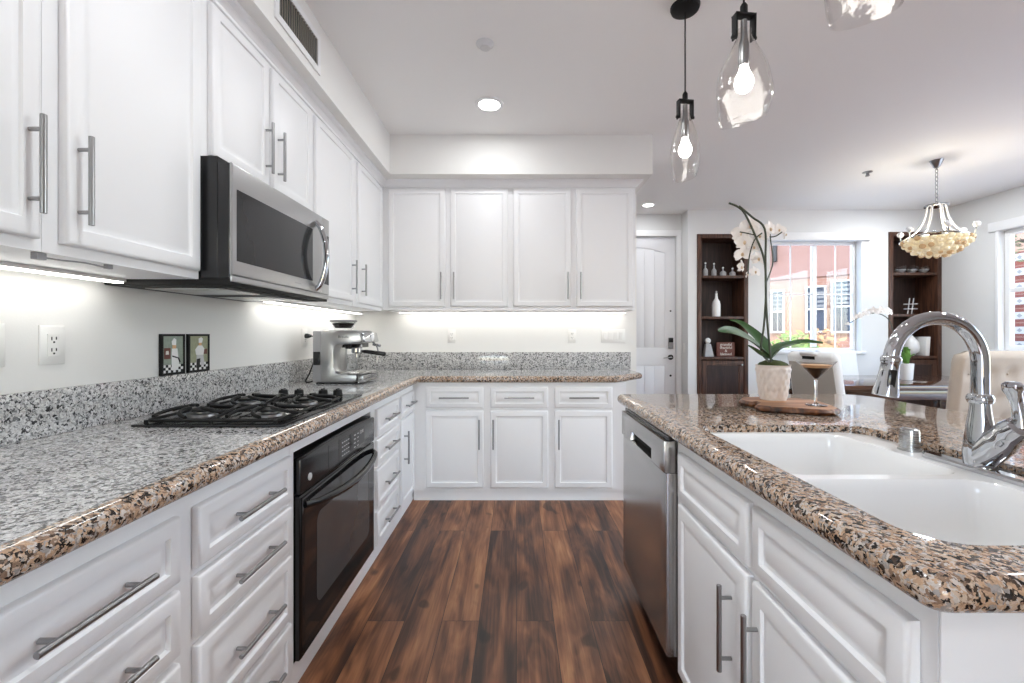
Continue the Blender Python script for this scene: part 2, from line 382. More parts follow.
LEFT = lambda x0: (lambda u, v, n: (x0+n, u, v))         # a face looking towards +X
ISL = lambda x0: (lambda u, v, n: (x0-n, u, v))          # a face looking towards -X
TOP = lambda u, v, n: (u, v, n)

# ------------------------------------------------------------------ room shell
XW, YB, CEIL = -1.40, 3.80, 2.743
struct('floor', MB().box(-1.55, 5.4, -3.2, 5.7, -.06, 0), 'floor')
struct('ceiling', MB().box(-1.55, 5.4, -3.2, 5.75, CEIL, CEIL+.15), 'ceil')
struct('wall_left', MB().box(XW-.15, XW, -3.2, 5.7, 0, CEIL), 'wall')
struct('wall_back', MB().box(XW, 1.045, YB, YB+.12, 0, CEIL), 'wall')
YF, YD, XC, XR = 5.33, 5.54, 2.097, 5.20
def holed_wall(name, P, u0, u1, holes, t, m):
    ob = [(u0,0),(u1,0),(u1,CEIL),(u0,CEIL)]
    return struct(name, MB().holed(ob, [[(a,b),(c,b),(c,d),(a,d)] for a,b,c,d in holes], P, -t, 0), m)
N1 = (2.205, .0, 2.830, 2.445); N2 = (4.545, .0, 5.190, 2.470)
WIN = (3.10, 1.015, 4.215, 2.365); RW = (3.35, 1.05, 4.69, 2.33)
ob = [(XC,0),(N1[0],0),(N1[0],N1[3]),(N1[2],N1[3]),(N1[2],0),(N2[0],0),(N2[0],N2[3]),(N2[2],N2[3]),(N2[2],0),(XR,0),(XR,CEIL),(XC,CEIL)]
struct('wall_far', MB().holed(ob, [[(WIN[0],WIN[1]),(WIN[2],WIN[1]),(WIN[2],WIN[3]),(WIN[0],WIN[3])]], PXZ(YF), -.18, 0), 'greywall')
DO = (1.10, 2.03, 2.462)
struct('wall_entry', MB().prism([(XW,0),(DO[0],0),(DO[0],DO[2]),(DO[1],DO[2]),(DO[1],0),(XC,0),(XC,CEIL),(XW,CEIL)], PXZ(YD), -.14, 0), 'greywall')
struct('wall_return', MB().box(XC, XC+.1, YF+.18, YD+.14, 0, CEIL), 'greywall')
PR = lambda u, v, n: (XR-n, u, v)
struct('wall_right', MB().holed([(-3.2,0),(.60,0),(.60,2.40),(3.10,2.40),(3.10,0),(YF,0),(YF,CEIL),(-3.2,CEIL)], [[(RW[0],RW[1]),(RW[2],RW[1]),(RW[2],RW[3]),(RW[0],RW[3])]], PR, -.16, 0), 'greywall')  # unseen door-high gap added to let sky and sunlit-ground light in
struct('wall_rear', MB().prism([(XW,0),(-1.15,0),(-1.15,2.1),(.1,2.1),(.1,0),(XR,0),(XR,CEIL),(XW,CEIL)], PXZ(-3.05), 0, .15), 'wall')  # unseen gap in this wall added to light the back base cabinets
# soffit over the upper cabinets: left run and back run
XS, YS, ZS = -.967, 3.33, 2.44
struct('ceiling_soffit', MB().prism([(XW,-.5),(XS,-.5),(XS,YS),(1.04,YS),(1.04,YB),(XW,YB)], TOP, ZS, CEIL), 'wall')
# crown moulding under the soffit
crown = [(0,2.388),(.012,2.388),(.014,2.398),(.022,2.404),(.030,2.418),(.046,2.428),(.050,2.4395),(0,2.4395)]
cr = MB(); rings = []
for (cx_, cy_, dx, dy) in ((-1.075,.45,1,0), (-1.075,3.48,1,-1), (.948,3.48,1,-1), (.948,3.79,1,0)):
    rings.append([(cx_+dx*o, cy_+dy*o, z) for o, z in crown])
cr.loops(rings); struct('trim_1', cr, 'white', angle=25)
struct('baseboard_far', MB().box(N1[2]+.03, N2[0]-.03, YF-.015, YF-.001, 0, .11).box(XC, N1[0]-.03, YF-.015, YF-.001, 0, .11), 'trim')
struct('baseboard_right', MB().box(XR-.015, XR-.001, 3.15, YF-.02, 0, .11), 'trim')

# ------------------------------------------------------------------ cabinets
DOORP = [(0,.001),(0,.012),(.004,.018),(.010,.020),(.040,.020),(.043,.0135),(.048,.0125),(.062,.0175)]
DRAWP = [(0,.001),(0,.012),(.004,.018),(.008,.020),(.033,.020),(.036,.0105),(.041,.0095),(.056,.0165)]
def handle_mb(P, uc, vc, L, vert):
    mb = MB(); a = L/2; so = .020+.030
    f = (lambda d, n: P(uc, vc+d, n)) if vert else (lambda d, n: P(uc+d, vc, n))
    mb.tube([f(-a, so), f(-a+.001, so), f(a-.001, so), f(a, so)], [.0052,.0062,.0062,.0052], 12)
    for sgn in (-1, 1): mb.tube([f(sgn*(a-.032), .0195), f(sgn*(a-.032), so)], .0048, 10)
    return mb
HL = .215
class Cab(Thing):
    def __init__(s, label, P, u0, u1, z0, z1, depth, group, toe=None, name='base_cabinet', body=None):
        c = P((u0+u1)/2, z0 if toe is None else 0, -depth/2)
        super().__init__(name, label, 'cabinet', c, group); s.P = P
        mb = MB()
        if body: body(mb)
        else: mb.boxP(P, u0, u1, z0, z1, -depth, 0)
        s.part('body', mb, 'white')
        if toe is not None: s.part('toe_kick', MB().boxP(P, u0, u1, .0, z0-.0005, -depth, -toe), 'white')
    def door(s, u0, u1, v0, v1, hu, hv, prof=None):
        d = s.part('door', MB().panel(s.P, u0, u1, v0, v1, prof or DOORP), 'white')
        if hu is not None: s.part('handle', handle_mb(s.P, hu, hv, HL, True), 'nickel', d)
        return d
    def drawer(s, u0, u1, v0, v1, handle=True):
        d = s.part('drawer', MB().panel(s.P, u0, u1, v0, v1, DRAWP), 'white')
        if handle: s.part('handle', handle_mb(s.P, (u0+u1)/2, (v0+v1)/2, HL, False), 'nickel', d)
ROWS = [(.67,.815),(.51,.652),(.285,.492),(.09,.267)]
PL = LEFT(-.755); PBK = PXZ(3.18); PI_ = ISL(.555)
GB = 'white base cabinets under the granite worktop'
def stack(label, u0, u1, d0, d1):
    c = Cab(label, PL, u0, u1, .075, .865, .64, GB, .008)
    for v0, v1 in ROWS: c.drawer(d0, d1, v0, v1)
    return c
stack('white four-drawer base cabinet at the camera end of the cooktop run, cut off by frame', .46, .974, .535, .960)
stack('white four-drawer base cabinet on the camera side of the black oven', .974, 1.448, 1.012, 1.434)
stack('white four-drawer base cabinet between the black oven and the corner cabinet', 2.262, 2.765, 2.318, 2.735)
OY0, OY1, OZ0, OZ1 = 1.478, 2.252, .10, .80
def oven_body(mb):
    mb.boxP(PL, 1.449, OY0-.003, .075, .865, -.64, 0).boxP(PL, OY1+.003, 2.2615, .075, .865, -.64, 0)
    mb.boxP(PL, OY0-.003, OY1+.003, .075, OZ0-.003, -.64, 0).boxP(PL, OY0-.003, OY1+.003, OZ1+.016, .865, -.64, 0)
Cab('white oven housing cabinet framing the black oven below the cooktop', PL, 1.448, 2.262, .075, .865, .64, GB, .008, body=oven_body)
c = Cab('white corner base cabinet with one drawer above one narrow door', PL, 2.765, 3.30, .075, .865, .64, GB, .008)
c.drawer(2.812, 3.145, .67, .815); c.door(2.812, 3.145, .09, .655, 2.855, .475)
bx = lambda p: (p-CX)/137.2
def back_cab(label, u0, u1, fronts, hs):
    c = Cab(label, PBK, u0, u1, .075, .865, .615, GB, .016)
    for (a, b), h in zip(fronts, hs):
        c.drawer(a, b, .682, .834); c.door(a, b, .10, .661, h, .495)
    return c
back_cab('white back wall base cabinet with two drawers over two doors whose handles meet', -.754, .252, [(bx(426), bx(483.5)), (bx(490.5), bx(548))], [bx(483.5)-.028, bx(490.5)+.022])
back_cab('white back wall base cabinet with one drawer over one door, at the entry end', .252, .80, [(bx(554.5), bx(612))], [bx(554.5)+.028])
# upper cabinets
PUL = LEFT(-1.075); PUB = PXZ(3.48); GU = 'white upper cabinets under the soffit'
def upper(label, P, u0, u1, z0, z1, doors, depth=.322, hz=1.585):
    c = Cab(label, P, u0, u1, z0, z1, depth, GU, name='upper_cabinet')
    for a, b, v0, h in doors: c.door(a, b, v0, 2.374, h, hz)
    return c
upper('white upper cabinet at the camera end of the cooktop wall, cut off by the frame', PUL, .45, .986, 1.402, 2.4, [(.50, .972, 1.428, .945)])
upper('white tall single-door upper cabinet on the camera side of the microwave', PUL, .987, 1.474, 1.402, 2.4, [(1.022, 1.462, 1.428, 1.052)])
upper('white short two-door upper cabinet above the microwave', PUL, 1.475, 2.259, 1.825, 2.4, [(1.515, 1.865, 1.840, 1.837), (1.896, 2.248, 1.840, 1.930)], hz=2.0)
upper('white narrow upper cabinet between the microwave and the corner upper cabinet', PUL, 2.260, 2.853, 1.402, 2.4, [(2.305, 2.832, 1.428, 2.80)])
upper('white upper cabinet in the corner of the room above the coffee machine', PUL, 2.862, 3.479, 1.402, 2.4, [(2.925, 3.448, 1.428, 2.975)])
ux = lambda p: (p-CX)*3.48/F
upper('white two-door upper cabinet on the back wall beside the corner', PUB, -1.07, -.030, 1.412, 2.4, [(ux(389), ux(445.5), 1.437, ux(441.8)), (ux(450.5), ux(508), 1.437, ux(454.5))], .318, 1.60)
upper('white two-door upper cabinet on the back wall at the open end by the entry', PUB, -.029, .948, 1.412, 2.4, [(ux(513.5), ux(570.8), 1.437, ux(567.5)), (ux(576), ux(632.7), 1.437, ux(580))], .318, 1.60)

# ------------------------------------------------------------------ worktops
def bull(poly, z0, z1, r, first=0.0):          # rings of a full bullnose from the underside to the top
    h = (z1-z0)/2; out = []
    for k in range(9):
        a = -PI/2+PI*k/8; out.append((r*(1-math.cos(a)), z0+h+h*math.sin(a)))
    return [[(x, y, z) for x, y in inset(poly, i)] for i, z in out]
ZT, ZU = .914, .866
wt = Thing('worktop', 'L-shaped speckled granite worktop running along the cooktop wall and the back wall', 'worktop', (-1.05, 2.2, ZU))
XE, YE = -.698, 3.145
outl = [(XW+.001, .445), (XE, .445), (XE, YE), (.726, YE), (.985, 3.42), (.985, YB-.001), (XW+.001, YB-.001)]
rg = bull(outl, ZU, ZT, .021)
def clampw(r): return [(max(x, XW+.001) if x < XW+.1 else x, min(y, YB-.001) if y > YB-.1 else y, z) for x, y, z in r]
rg = [[(XW+.001 if k in (0,6) else p[0], YB-.001 if k in (5,6) else p[1], p[2]) for k, p in enumerate(r)] for r in rg]
lip = inset(outl, .040); lip = [(XW+.001 if k in (0,6) else p[0], YB-.001 if k in (5,6) else p[1], ZT) for k, p in enumerate(lip)]
wt.part('bullnose_edge', MB().loops(rg+[lip], True, False), 'tan', label='speckled rounded front edge, tan with painted floor reflection')  # same stone as the top, with the warm floor reflection in its colour
topm = MB(); topm.holed([(p[0], p[1]) for p in lip], [], TOP, ZT, ZT); wt.part('top_surface', topm, 'granite', label='speckled polished top greyed by painted glare')  # wall glare on the polished stone is put into this grey
wt.part('backsplash', MB().box(XW+.001, XW+.021, .46, YB-.022, ZT+.0005, 1.052), 'granite', bevel=.002)
wt.part('backsplash', MB().box(XW+.001, .99, YB-.021, YB-.001, ZT+.0005, 1.062), 'granite', bevel=.002)

# ------------------------------------------------------------------ oven
P = LEFT(-.755)
ov = Thing('wall_oven', 'built-in black oven with a bowed handle under the cooktop', 'oven', (-1.0, 1.857, OZ0))
ov.part('body', MB().boxP(P, OY0, OY1, OZ0, OZ1-.006, -.5, .001), 'black')
def arch_top(z): return [(OY0+.004, .668), (OY1-.004, .668)] + [(OY1-.004-(OY1-OY0-.008)*k/12, z-.012*abs(1-2*k/12)**3) for k in range(13)]
cp = ov.part('control_panel', MB().prism(arch_top(.802), P, .0015, .022), 'black', bevel=.006)
ov.part('display', MB().boxP(P, 1.80, 2.10, .70, .775, .0215, .0228), 'ovenglass', cp)
for yy in (1.70, 1.80): ov.part('seam', MB().boxP(P, yy, yy+.003, .685, .782, .0215, .0226), 'dark', cp)
ov.part('emblem', MB().lathe([(0,0),(.013,0),(.013,.003),(.010,.004),(0,.004)], P(1.545, .712, .022), 20, 'x'), 'lightgrey', cp, label='round silver emblem')
for r_ in range(4):
    for q in range(4):
        ov.part('key_mark', MB().boxP(P, 1.83+.022*q, 1.842+.022*q, .757-.018*r_, .761-.018*r_, .0226, .0232), 'lightgrey', cp)
for r_ in range(4):
    ov.part('key_mark', MB().boxP(P, 1.965, 1.985, .757-.018*r_, .762-.018*r_, .0226, .0232), 'lightgrey', cp)
    ov.part('key_mark', MB().boxP(P, 2.005, 2.022, .757-.018*r_, .761-.018*r_, .0226, .0232), 'lightgrey', cp)
ov.text('clock_digits', '12:00', 'lightgrey', .022, P(2.06, .757, .0232), (PI/2, 0, PI/2), cp)
od = ov.part('door', MB().panel(P, OY0+.004, OY1-.004, OZ0+.004, .662, [(0,.0015),(0,.016),(.006,.022),(.010,.023),(.03,.023)]), 'ovenglass', bevel=0)
rw = rrect(1.60, 2.165, .225, .56, .035); rw2 = inset(rw, .006)
ov.part('window', MB().loops([[P(u,v,.0225) for u,v in rw], [P(u,v,.0242) for u,v in rw], [P(u,v,.0242) for u,v in rw2], [P(u,v,.0234) for u,v in rw2]]), 'winreflect', od, label='oven window greyed by a painted island reflection')
hp = []
for k in range(21):
    t = k/20; hp.append(P(OY0+.035+(OY1-OY0-.07)*t, .625-.02*math.sin(PI*t), .022+.058*min(1, max(0,math.sin(PI*t))**.45)))
ov.part('handle', MB().tube(hp, [.012+.004*math.sin(PI*k/20) for k in range(21)], 12), 'black', od, label='bowed glossy black handle')

# ------------------------------------------------------------------ cooktop
ct = Thing('gas_cooktop', 'black gas cooktop with cast iron grates set in the granite worktop', 'cooktop', (-.995, 1.765, ZT))
X0, X1, Y0, Y1 = -1.245, -.752, 1.405, 2.13
ct.part('pan', MB().box(X0, X1, Y0, Y1, ZT+.001, ZT+.010), 'black', bevel=.004)
zt = ZT+.010; zg = ZT+.045
for yc in (1.57, 1.83):
    for xc in (-1.13, -.885):
        b = ct.part('burner', MB().lathe([(0,0),(.048,0),(.046,.008),(.03,.012),(.03,.016),(0,.016)], (xc, yc, zt), 24), 'nickel', label='silver burner base')
        ct.part('burner_cap', MB().lathe([(0,0),(.033,0),(.035,.004),(.031,.009),(0,.010)], (xc, yc, zt+.016), 24), 'blackmat', b)
for yc in (1.555, 1.825):
    g = MB(); ya, yb = yc-.130, yc+.130; xa, xb = X0+.035, X1-.035
    ring = [(p[0], p[1], zt+.010) for p in rrect(xa, xb, ya, yb, .02, 3)]
    g.tube(ring, .0055, 6, closed=True)
    for xc in (-1.13, -.885):
        for k in range(6):
            a = 2*PI*k/6+.3; r0, r1 = .030, .118
            q = []
            for j in range(7):
                t = j/6; aa = a+.55*t*t; rr = r0+(r1-r0)*t
                q.append((xc+max(-.118, min(.118, rr*math.cos(aa)*1.08)), yc+max(-.122, min(.122, rr*math.sin(aa)*1.1)), zg-.018*t*t))
            g.tube(q, .0065, 6)
    for xx in (xa, (xa+xb)/2, xb):
        for yy in (ya, yb): g.tube([(xx, yy, zt), (xx, yy, zt+.012)], .007, 6)
    g.tube([((xa+xb)/2, ya, zt+.010), ((xa+xb)/2+.02, yc-.05, zg), ((xa+xb)/2-.02, yc+.05, zg), ((xa+xb)/2, yb, zt+.010)], .0055, 6)
    ct.part('grate', g, 'blackmat')
for xk in (-1.115, -1.04, -.925, -.855):
    ct.part('knob', MB().lathe([(0,0),(.022,0),(.022,.006),(.021,.010),(.020,.024),(.016,.028),(0,.028)], (xk, 2.085, zt), 18).box(xk-.003, xk+.003, 2.07, 2.10, zt+.027, zt+.033), 'blackmat')

# ------------------------------------------------------------------ microwave
XM = -.972; P = LEFT(XM); MY0, MY1, MZ0, MZ1 = 1.480, 2.245, 1.395, 1.800
mw = Thing('microwave', 'stainless over-the-range microwave with black side and bowed handle below the short upper cabinet', 'microwave', (-1.18, 1.86, MZ0))
mw.part('body', MB().box(XW+.002, XM-.045, MY0+.002, MY1-.002, MZ0+.012, 1.8235), 'black', bevel=.002)
mw.part('side_flange', MB().box(XM-.044, XM-.002, MY0, MY1, MZ0+.012, MZ1), 'black', bevel=.003)
mw.part('bottom_plate', MB().box(XW+.002, XM-.002, MY0-.004, MY1, MZ0-.012, MZ0+.0115), 'blackmat', bevel=.004)
mw.part('grease_filter', MB().box(-1.33, -1.06, 1.56, 1.80, MZ0-.016, MZ0-.0125).box(-1.33, -1.06, 1.92, 2.16, MZ0-.016, MZ0-.0125), 'steel', bevel=.001, label='two metal mesh filters')
mw.part('vent_slot', MB().box(-1.04, -1.0, 1.53, 2.19, MZ0-.015, MZ0-.0122), 'dark')
mw.part('lower_lip', MB().prism([(MY0, MZ0), (MY1, MZ0), (MY1, MZ0+.022), (MY0, MZ0+.022)], P, -.0015, .004), 'steelh', bevel=.002)
md = mw.part('door', MB().panel(P, MY0, 2.165, MZ0+.0235, MZ1, [(0,-.0015),(0,.004),(.003,.007),(.006,.008)]), 'steelh', angle=25)
mw.part('window', MB().panel(P, MY0+.022, 2.062, 1.468, 1.715, [(0,.007),(.0,.0088),(.004,.0092)]), 'greyglass', md, label='dark tinted window')
hp = [P(2.095, 1.755, .007)]+[P(2.095, 1.755-.325*k/16, .012+.048*math.sin(PI*k/16)**.7) for k in range(1, 16)]+[P(2.095, 1.43, .007)]
mw.part('handle', MB().tube(hp, [.012]+[.013]*15+[.012], 12), 'chrome', md, label='bowed steel handle')
mp_ = mw.part('control_panel', MB().panel(P, 2.166, MY1, MZ0+.0235, MZ1, [(0,-.0015),(0,.004),(.003,.007),(.006,.008)]), 'steelh', angle=25)
mw.part('keypad', MB().panel(P, 2.185, 2.238, 1.468, 1.715, [(0,.007),(0,.0088),(.003,.0092)]), 'ovenglass', mp_)
mw.part('emblem', MB().boxP(P, 1.90, 1.955, 1.439, 1.444, .0078, .0086), 'grey', md)

# ------------------------------------------------------------------ espresso machine
em = Thing('espresso_machine', 'stainless espresso machine with bean hopper in the corner of the granite worktop', 'coffee machine', (-1.09, 2.78, ZT))
Ya, Yb = 2.635, 2.935
PX_ = lambda u, v, n: (u, n, v)
prof = [(-1.182,.925),(-.985,.925),(-.972,.93),(-.965,.955),(-.972,.972),(-1.07,.975),(-1.095,.985),(-1.107,1.01),(-1.107,1.115),(-1.10,1.14),(-1.08,1.155),(-.975,1.158),(-.945,1.165),(-.935,1.18),(-.95,1.222),(-.962,1.234),(-.985,1.24),(-1.182,1.243)]
em.part('body', MB().prism(prof, PX_, Ya, Ya+.10).prism([(-1.182,.925),(-.968,.925),(-.965,.955),(-.972,.972),(-1.182,.972)], PX_, Ya+.1003, Yb).prism([(-1.182,1.16),(-.95,1.16),(-.937,1.18),(-.95,1.222),(-.985,1.24),(-1.182,1.243)], PX_, Ya+.1003, Yb).box(-1.182, -1.14, Ya+.1003, Yb, .9725, 1.1595), 'steelh', bevel=.004)
em.part('water_tank', MB().box(-1.236, -1.1825, Ya+.006, Yb-.006, .925, 1.236), 'grey', bevel=.006, label='grey rear water tank with black window')
em.part('tank_window', MB().box(-1.230, -1.188, Ya+.001, Ya+.0055, 1.03, 1.11), 'black', bevel=.001)
em.part('base_foot', MB().box(-1.215, -.985, Ya+.01, Yb-.01, ZT+.0005, .9245), 'black')
em.part('drip_tray', MB().box(-.9645, -.93, Ya+.01, Yb-.01, .922, .965).box(-1.06, -.932, Ya+.012, Yb-.012, .973, .979), 'steel', bevel=.004)
em.part('front_panel', MB().prism([(Ya+.03,1.168),(Yb-.01,1.168),(Yb-.01,1.228),(Ya+.03,1.228)], lambda u,v,n: (-.945+n-(v-1.17)*.22, u, v), 0, .022), 'chrome', bevel=.006)
em.part('pressure_gauge', MB().lathe([(0,0),(.024,0),(.024,.006),(.021,.007),(0,.007)], (-.928, 2.80, 1.197), 20, 'x'), 'porcelain')
em.part('group_head', MB().lathe([(0,0),(.034,0),(.036,.012),(.030,.03),(0,.03)], (-1.02, 2.785, 1.1275), 20), 'chrome')
em.part('grinder_outlet', MB().box(-1.095, -.99, 2.738, 2.915, 1.132, 1.1595).lathe([(0,0),(.018,0),(.024,.03),(0,.03)], (-1.04, 2.70, 1.126), 16), 'black', label='black underside of the brewing head')
pf = em.part('portafilter', MB().lathe([(0,0),(.026,0),(.033,.008),(.033,.032),(0,.032)], (-1.02, 2.785, 1.095), 20).tube([(-1.02,2.785,1.092),(-1.02,2.785,1.07)], .010, 10), 'chrome')
em.part('portafilter_handle', MB().tube([(-.99,2.785,1.108),(-.96,2.785,1.106),(-.90,2.785,1.098),(-.842,2.785,1.09),(-.836,2.785,1.089)], [.008,.012,.0135,.0145,.010], 12), 'black', pf, label='thick black handle')
em.part('steam_wand', MB().tube(smooth_path([(-.955,2.87,1.166),(-.93,2.88,1.15),(-.915,2.885,1.10),(-.92,2.885,1.03)]), .0045, 8), 'chrome')
em.part('steam_knob', MB().tube([(-.955,2.90,1.15),(-.905,2.90,1.14)], .009, 10), 'chrome')
hp_ = em.part('bean_hopper', MB().lathe([(0,0),(.05,0),(.058,.012),(.075,.045),(.078,.052),(.072,.050),(.05,.012),(0,.010)], (-1.105, 2.785, 1.2435), 28), 'glass', label='clear bean hopper')
em.part('coffee_beans', MB().lathe([(0,.011),(.049,.0125),(.067,.040),(.055,.046),(0,.05)], (-1.105, 2.785, 1.2435), 24), 'coffee', hp_)
em.part('hopper_lid', MB().lathe([(0,.052),(.082,.052),(.084,.058),(.078,.063),(0,.066)], (-1.105, 2.785, 1.2435), 28), 'grey', hp_)
em.text('logo_lettering', 'Breville', 'dark', .022, (-1.045, Ya-.001, 1.20), (PI/2, 0, 0), extrude=.0004)
cd = smooth_path([(XW+.045, 2.875, 1.205), (XW+.075, 2.86, 1.19), (XW+.10, 2.83, 1.10), (XW+.085, 2.78, .98), (XW+.075, 2.74, .921), (XW+.12, 2.72, .921), (XW+.155, 2.72, .935)])
em.part('power_cord', MB().tube(cd, .0045, 8), 'black')
em.part('plug', MB().tube([(XW+.0085,2.875,1.205),(XW+.02,2.875,1.205),(XW+.047,2.875,1.205)], [.016,.017,.008], 10), 'black')

# ------------------------------------------------------------------ chef pictures on the wall
def chef(label, ya, yb, kind):
    z0, z1 = 1.0525, 1.217; x = XW+.0215
    P = LEFT(x); t = Thing('wall_picture', label, 'picture', (x-.01, (ya+yb)/2, z0), 'chef pictures above the backsplash')
    P = LEFT(XW)
    t.part('frame', MB().holed([(ya,z0),(yb,z0),(yb,z1),(ya,z1)], [[(ya+.009,z0+.009),(yb-.009,z0+.009),(yb-.009,z1-.009),(ya+.009,z1-.009)]], P, .001, .0125), 'blackmat')
    pic = t.part('picture', MB().boxP(P, ya+.009, yb-.009, z0+.009, z1-.009, .001, .010), mat('picture_backdrop', (.33,.34,.22) if kind else (.30,.35,.29), .5, var=.35, vscale=60))
    def dab(name, poly, m, lift=0):
        w_, h_ = yb-ya-.018, z1-z0-.018
        t.part(name, MB().prism([(ya+.009+w_*a, z0+.009+h_*b) for a, b in poly], P, .0101, .0108+lift*.0003), m, pic)
    ck = MB(); w_, h_ = yb-ya-.018, .032
    for i in range(8):
        for j in range(3):
            if (i+j) % 2 == 0: ck.boxP(P, ya+.009+w_*i/8, ya+.009+w_*(i+1)/8, z0+.009+h_*j/3, z0+.009+h_*(j+1)/3, .0101, .0106)
    t.part('checkered_floor', ck, 'porcelain', pic, label='white squares of a checkered floor')
    t.part('dark_tiles', MB().boxP(P, ya+.009, yb-.009, z0+.009, z0+.009+h_, .01, .0103), 'dark', pic)
    if not kind:
        dab('shelf', [(.05,.38),(.36,.38),(.36,.68),(.05,.68)], M['red']); dab('shelf_jar', [(.12,.5),(.28,.5),(.26,.6),(.14,.6)], 'cream', 1)
        dab('apron', [(.42,.06),(.74,.06),(.78,.3),(.72,.52),(.70,.66),(.44,.66),(.42,.5)], 'porcelain', 1)
        dab('face', [(.46,.66),(.62,.66),(.64,.76),(.46,.77)], M['foam'], 2); dab('chef_hat', [(.44,.76),(.62,.75),(.64,.9),(.54,.95),(.42,.86)], 'porcelain', 3)
        dab('sash', [(.44,.47),(.78,.40),(.86,.28),(.80,.26),(.72,.38),(.44,.43)], 'dark', 3)
    else:
        dab('trousers', [(.34,.10),(.52,.08),(.54,.34),(.62,.10),(.80,.14),(.72,.46),(.36,.46)], 'lightgrey', 1)
        dab('boot', [(.34,.06),(.52,.06),(.56,.34),(.36,.32)], 'dark', 2)
        dab('jacket', [(.34,.44),(.74,.44),(.78,.62),(.66,.72),(.44,.72),(.28,.60)], 'porcelain', 2)
        dab('face', [(.48,.72),(.62,.72),(.62,.80),(.48,.80)], M['foam'], 3); dab('chef_hat', [(.48,.80),(.64,.80),(.70,.92),(.60,.97),(.46,.92)], 'porcelain', 4)
        dab('tray', [(.76,.46),(.94,.46),(.94,.62),(.78,.60)], M['red'], 3)
chef('small black-framed picture of a cook in a long white apron beside a red shelf', 1.705, 1.826, 0)
chef('small black-framed picture of a cook in a white jacket and grey trousers', 1.846, 1.972, 1)

# ------------------------------------------------------------------ outlets and switches
def outlet(label, P, u, v, kind='duplex', w_=.072, h_=.118, gangs=1):
    t = Thing('wall_outlet' if kind != 'switch' else 'switch_plate', label, 'outlet' if kind != 'switch' else 'light switch', P(u, v-h_/2, .001), 'white wall plates')
    pl = t.part('plate', MB().panel(P, u-w_/2, u+w_/2, v-h_/2, v+h_/2, [(0,.001),(0,.003),(.004,.006)]), 'plastic')
    if kind == 'switch':
        for k in range(gangs):
            uc = u+(k-(gangs-1)/2)*.046
            t.part('rocker', MB().panel(P, uc-.016, uc+.016, v-.033, v+.033, [(0,.0055),(0,.007),(.002,.009)]), 'plastic')
    else:
        t.part('insert', MB().panel(P, u-.017, u+.017, v-.034, v+.034, [(0,.0055),(0,.0075),(.001,.0085)]), 'plastic')
        s = MB()
        for dv in (-.017, .017):
            s.boxP(P, u-.008, u-.005, v+dv-.002, v+dv+.008, .0084, .0090).boxP(P, u+.005, u+.008, v+dv-.001, v+dv+.008, .0084, .0090)
            s.lathe([(0,0),(.003,0),(.003,.0006),(0,.0006)], P(u, v+dv-.008, .0084), 8, 'x' if P(0,0,1)[0] != P(0,0,0)[0] else '-y')
        t.part('socket_slots', s, 'dark')
PW = LEFT(XW); PB = PXZ(YB)
outlet('white duplex outlet on the wall between the frame edge and the cook pictures', PW, 1.312, 1.183)
outlet('white wall plate cut off by the frame edge above the grey backsplash', PW, 1.155, 1.186, 'switch')
outlet('white outlet behind the coffee machine with a black plug in it', PW, 2.875, 1.195)
outlet('white outlet on the back wall near the coffee machine', PB, (451.8-CX)*YB/F, 1.200)
outlet('white outlet on the back wall beside the wide switch plate', PB, (572-CX)*YB/F, 1.203)
outlet('wide white four-rocker switch plate at the open end of the back wall', PB, (613-CX)*YB/F, 1.203, 'switch', .21, .118, 4)

# ------------------------------------------------------------------ under-cabinet lights
def ucl(label, x0, x1, y0, y1, z, pw):
    t = Thing('under_cabinet_light', label, 'light', ((x0+x1)/2, (y0+y1)/2, z-.018), 'slim lights under the upper cabinets')
    t.part('housing', MB().box(x0, x1, y0, y1, z-.012, z-.0005), 'plastic', bevel=.002)
    t.part('lens', MB().box(x0+.006, x1-.006, y0+.006, y1-.006, z-.016, z-.0125), 'led')
ucl('slim white light strip under the tall upper cabinet by the microwave', -1.345, -1.305, 1.0, 1.46, 1.402, .22)
ucl('slim white light strip under the corner upper cabinets above the coffee machine', -1.345, -1.305, 2.30, 3.70, 1.402, .4)
ucl('long slim white light strip under the back wall upper cabinets', -1.00, .93, 3.70, 3.74, 1.412, 1.0)
cl = MB().tube(smooth_path([(-1.09, 1.00, 1.392), (-1.085, 1.04, 1.392), (-1.085, 1.10, 1.395), (-1.09, 1.16, 1.392)]), .0022, 6).box(-1.098, -1.083, .985, 1.005, 1.386, 1.4015).box(-1.094, -1.083, 1.155, 1.17, 1.390, 1.4015)
solo('light_cable', cl, 'grey', 'thin grey cable clipped under the upper cabinet above the duplex outlet', 'cable', (-1.09, 1.08, 1.39))

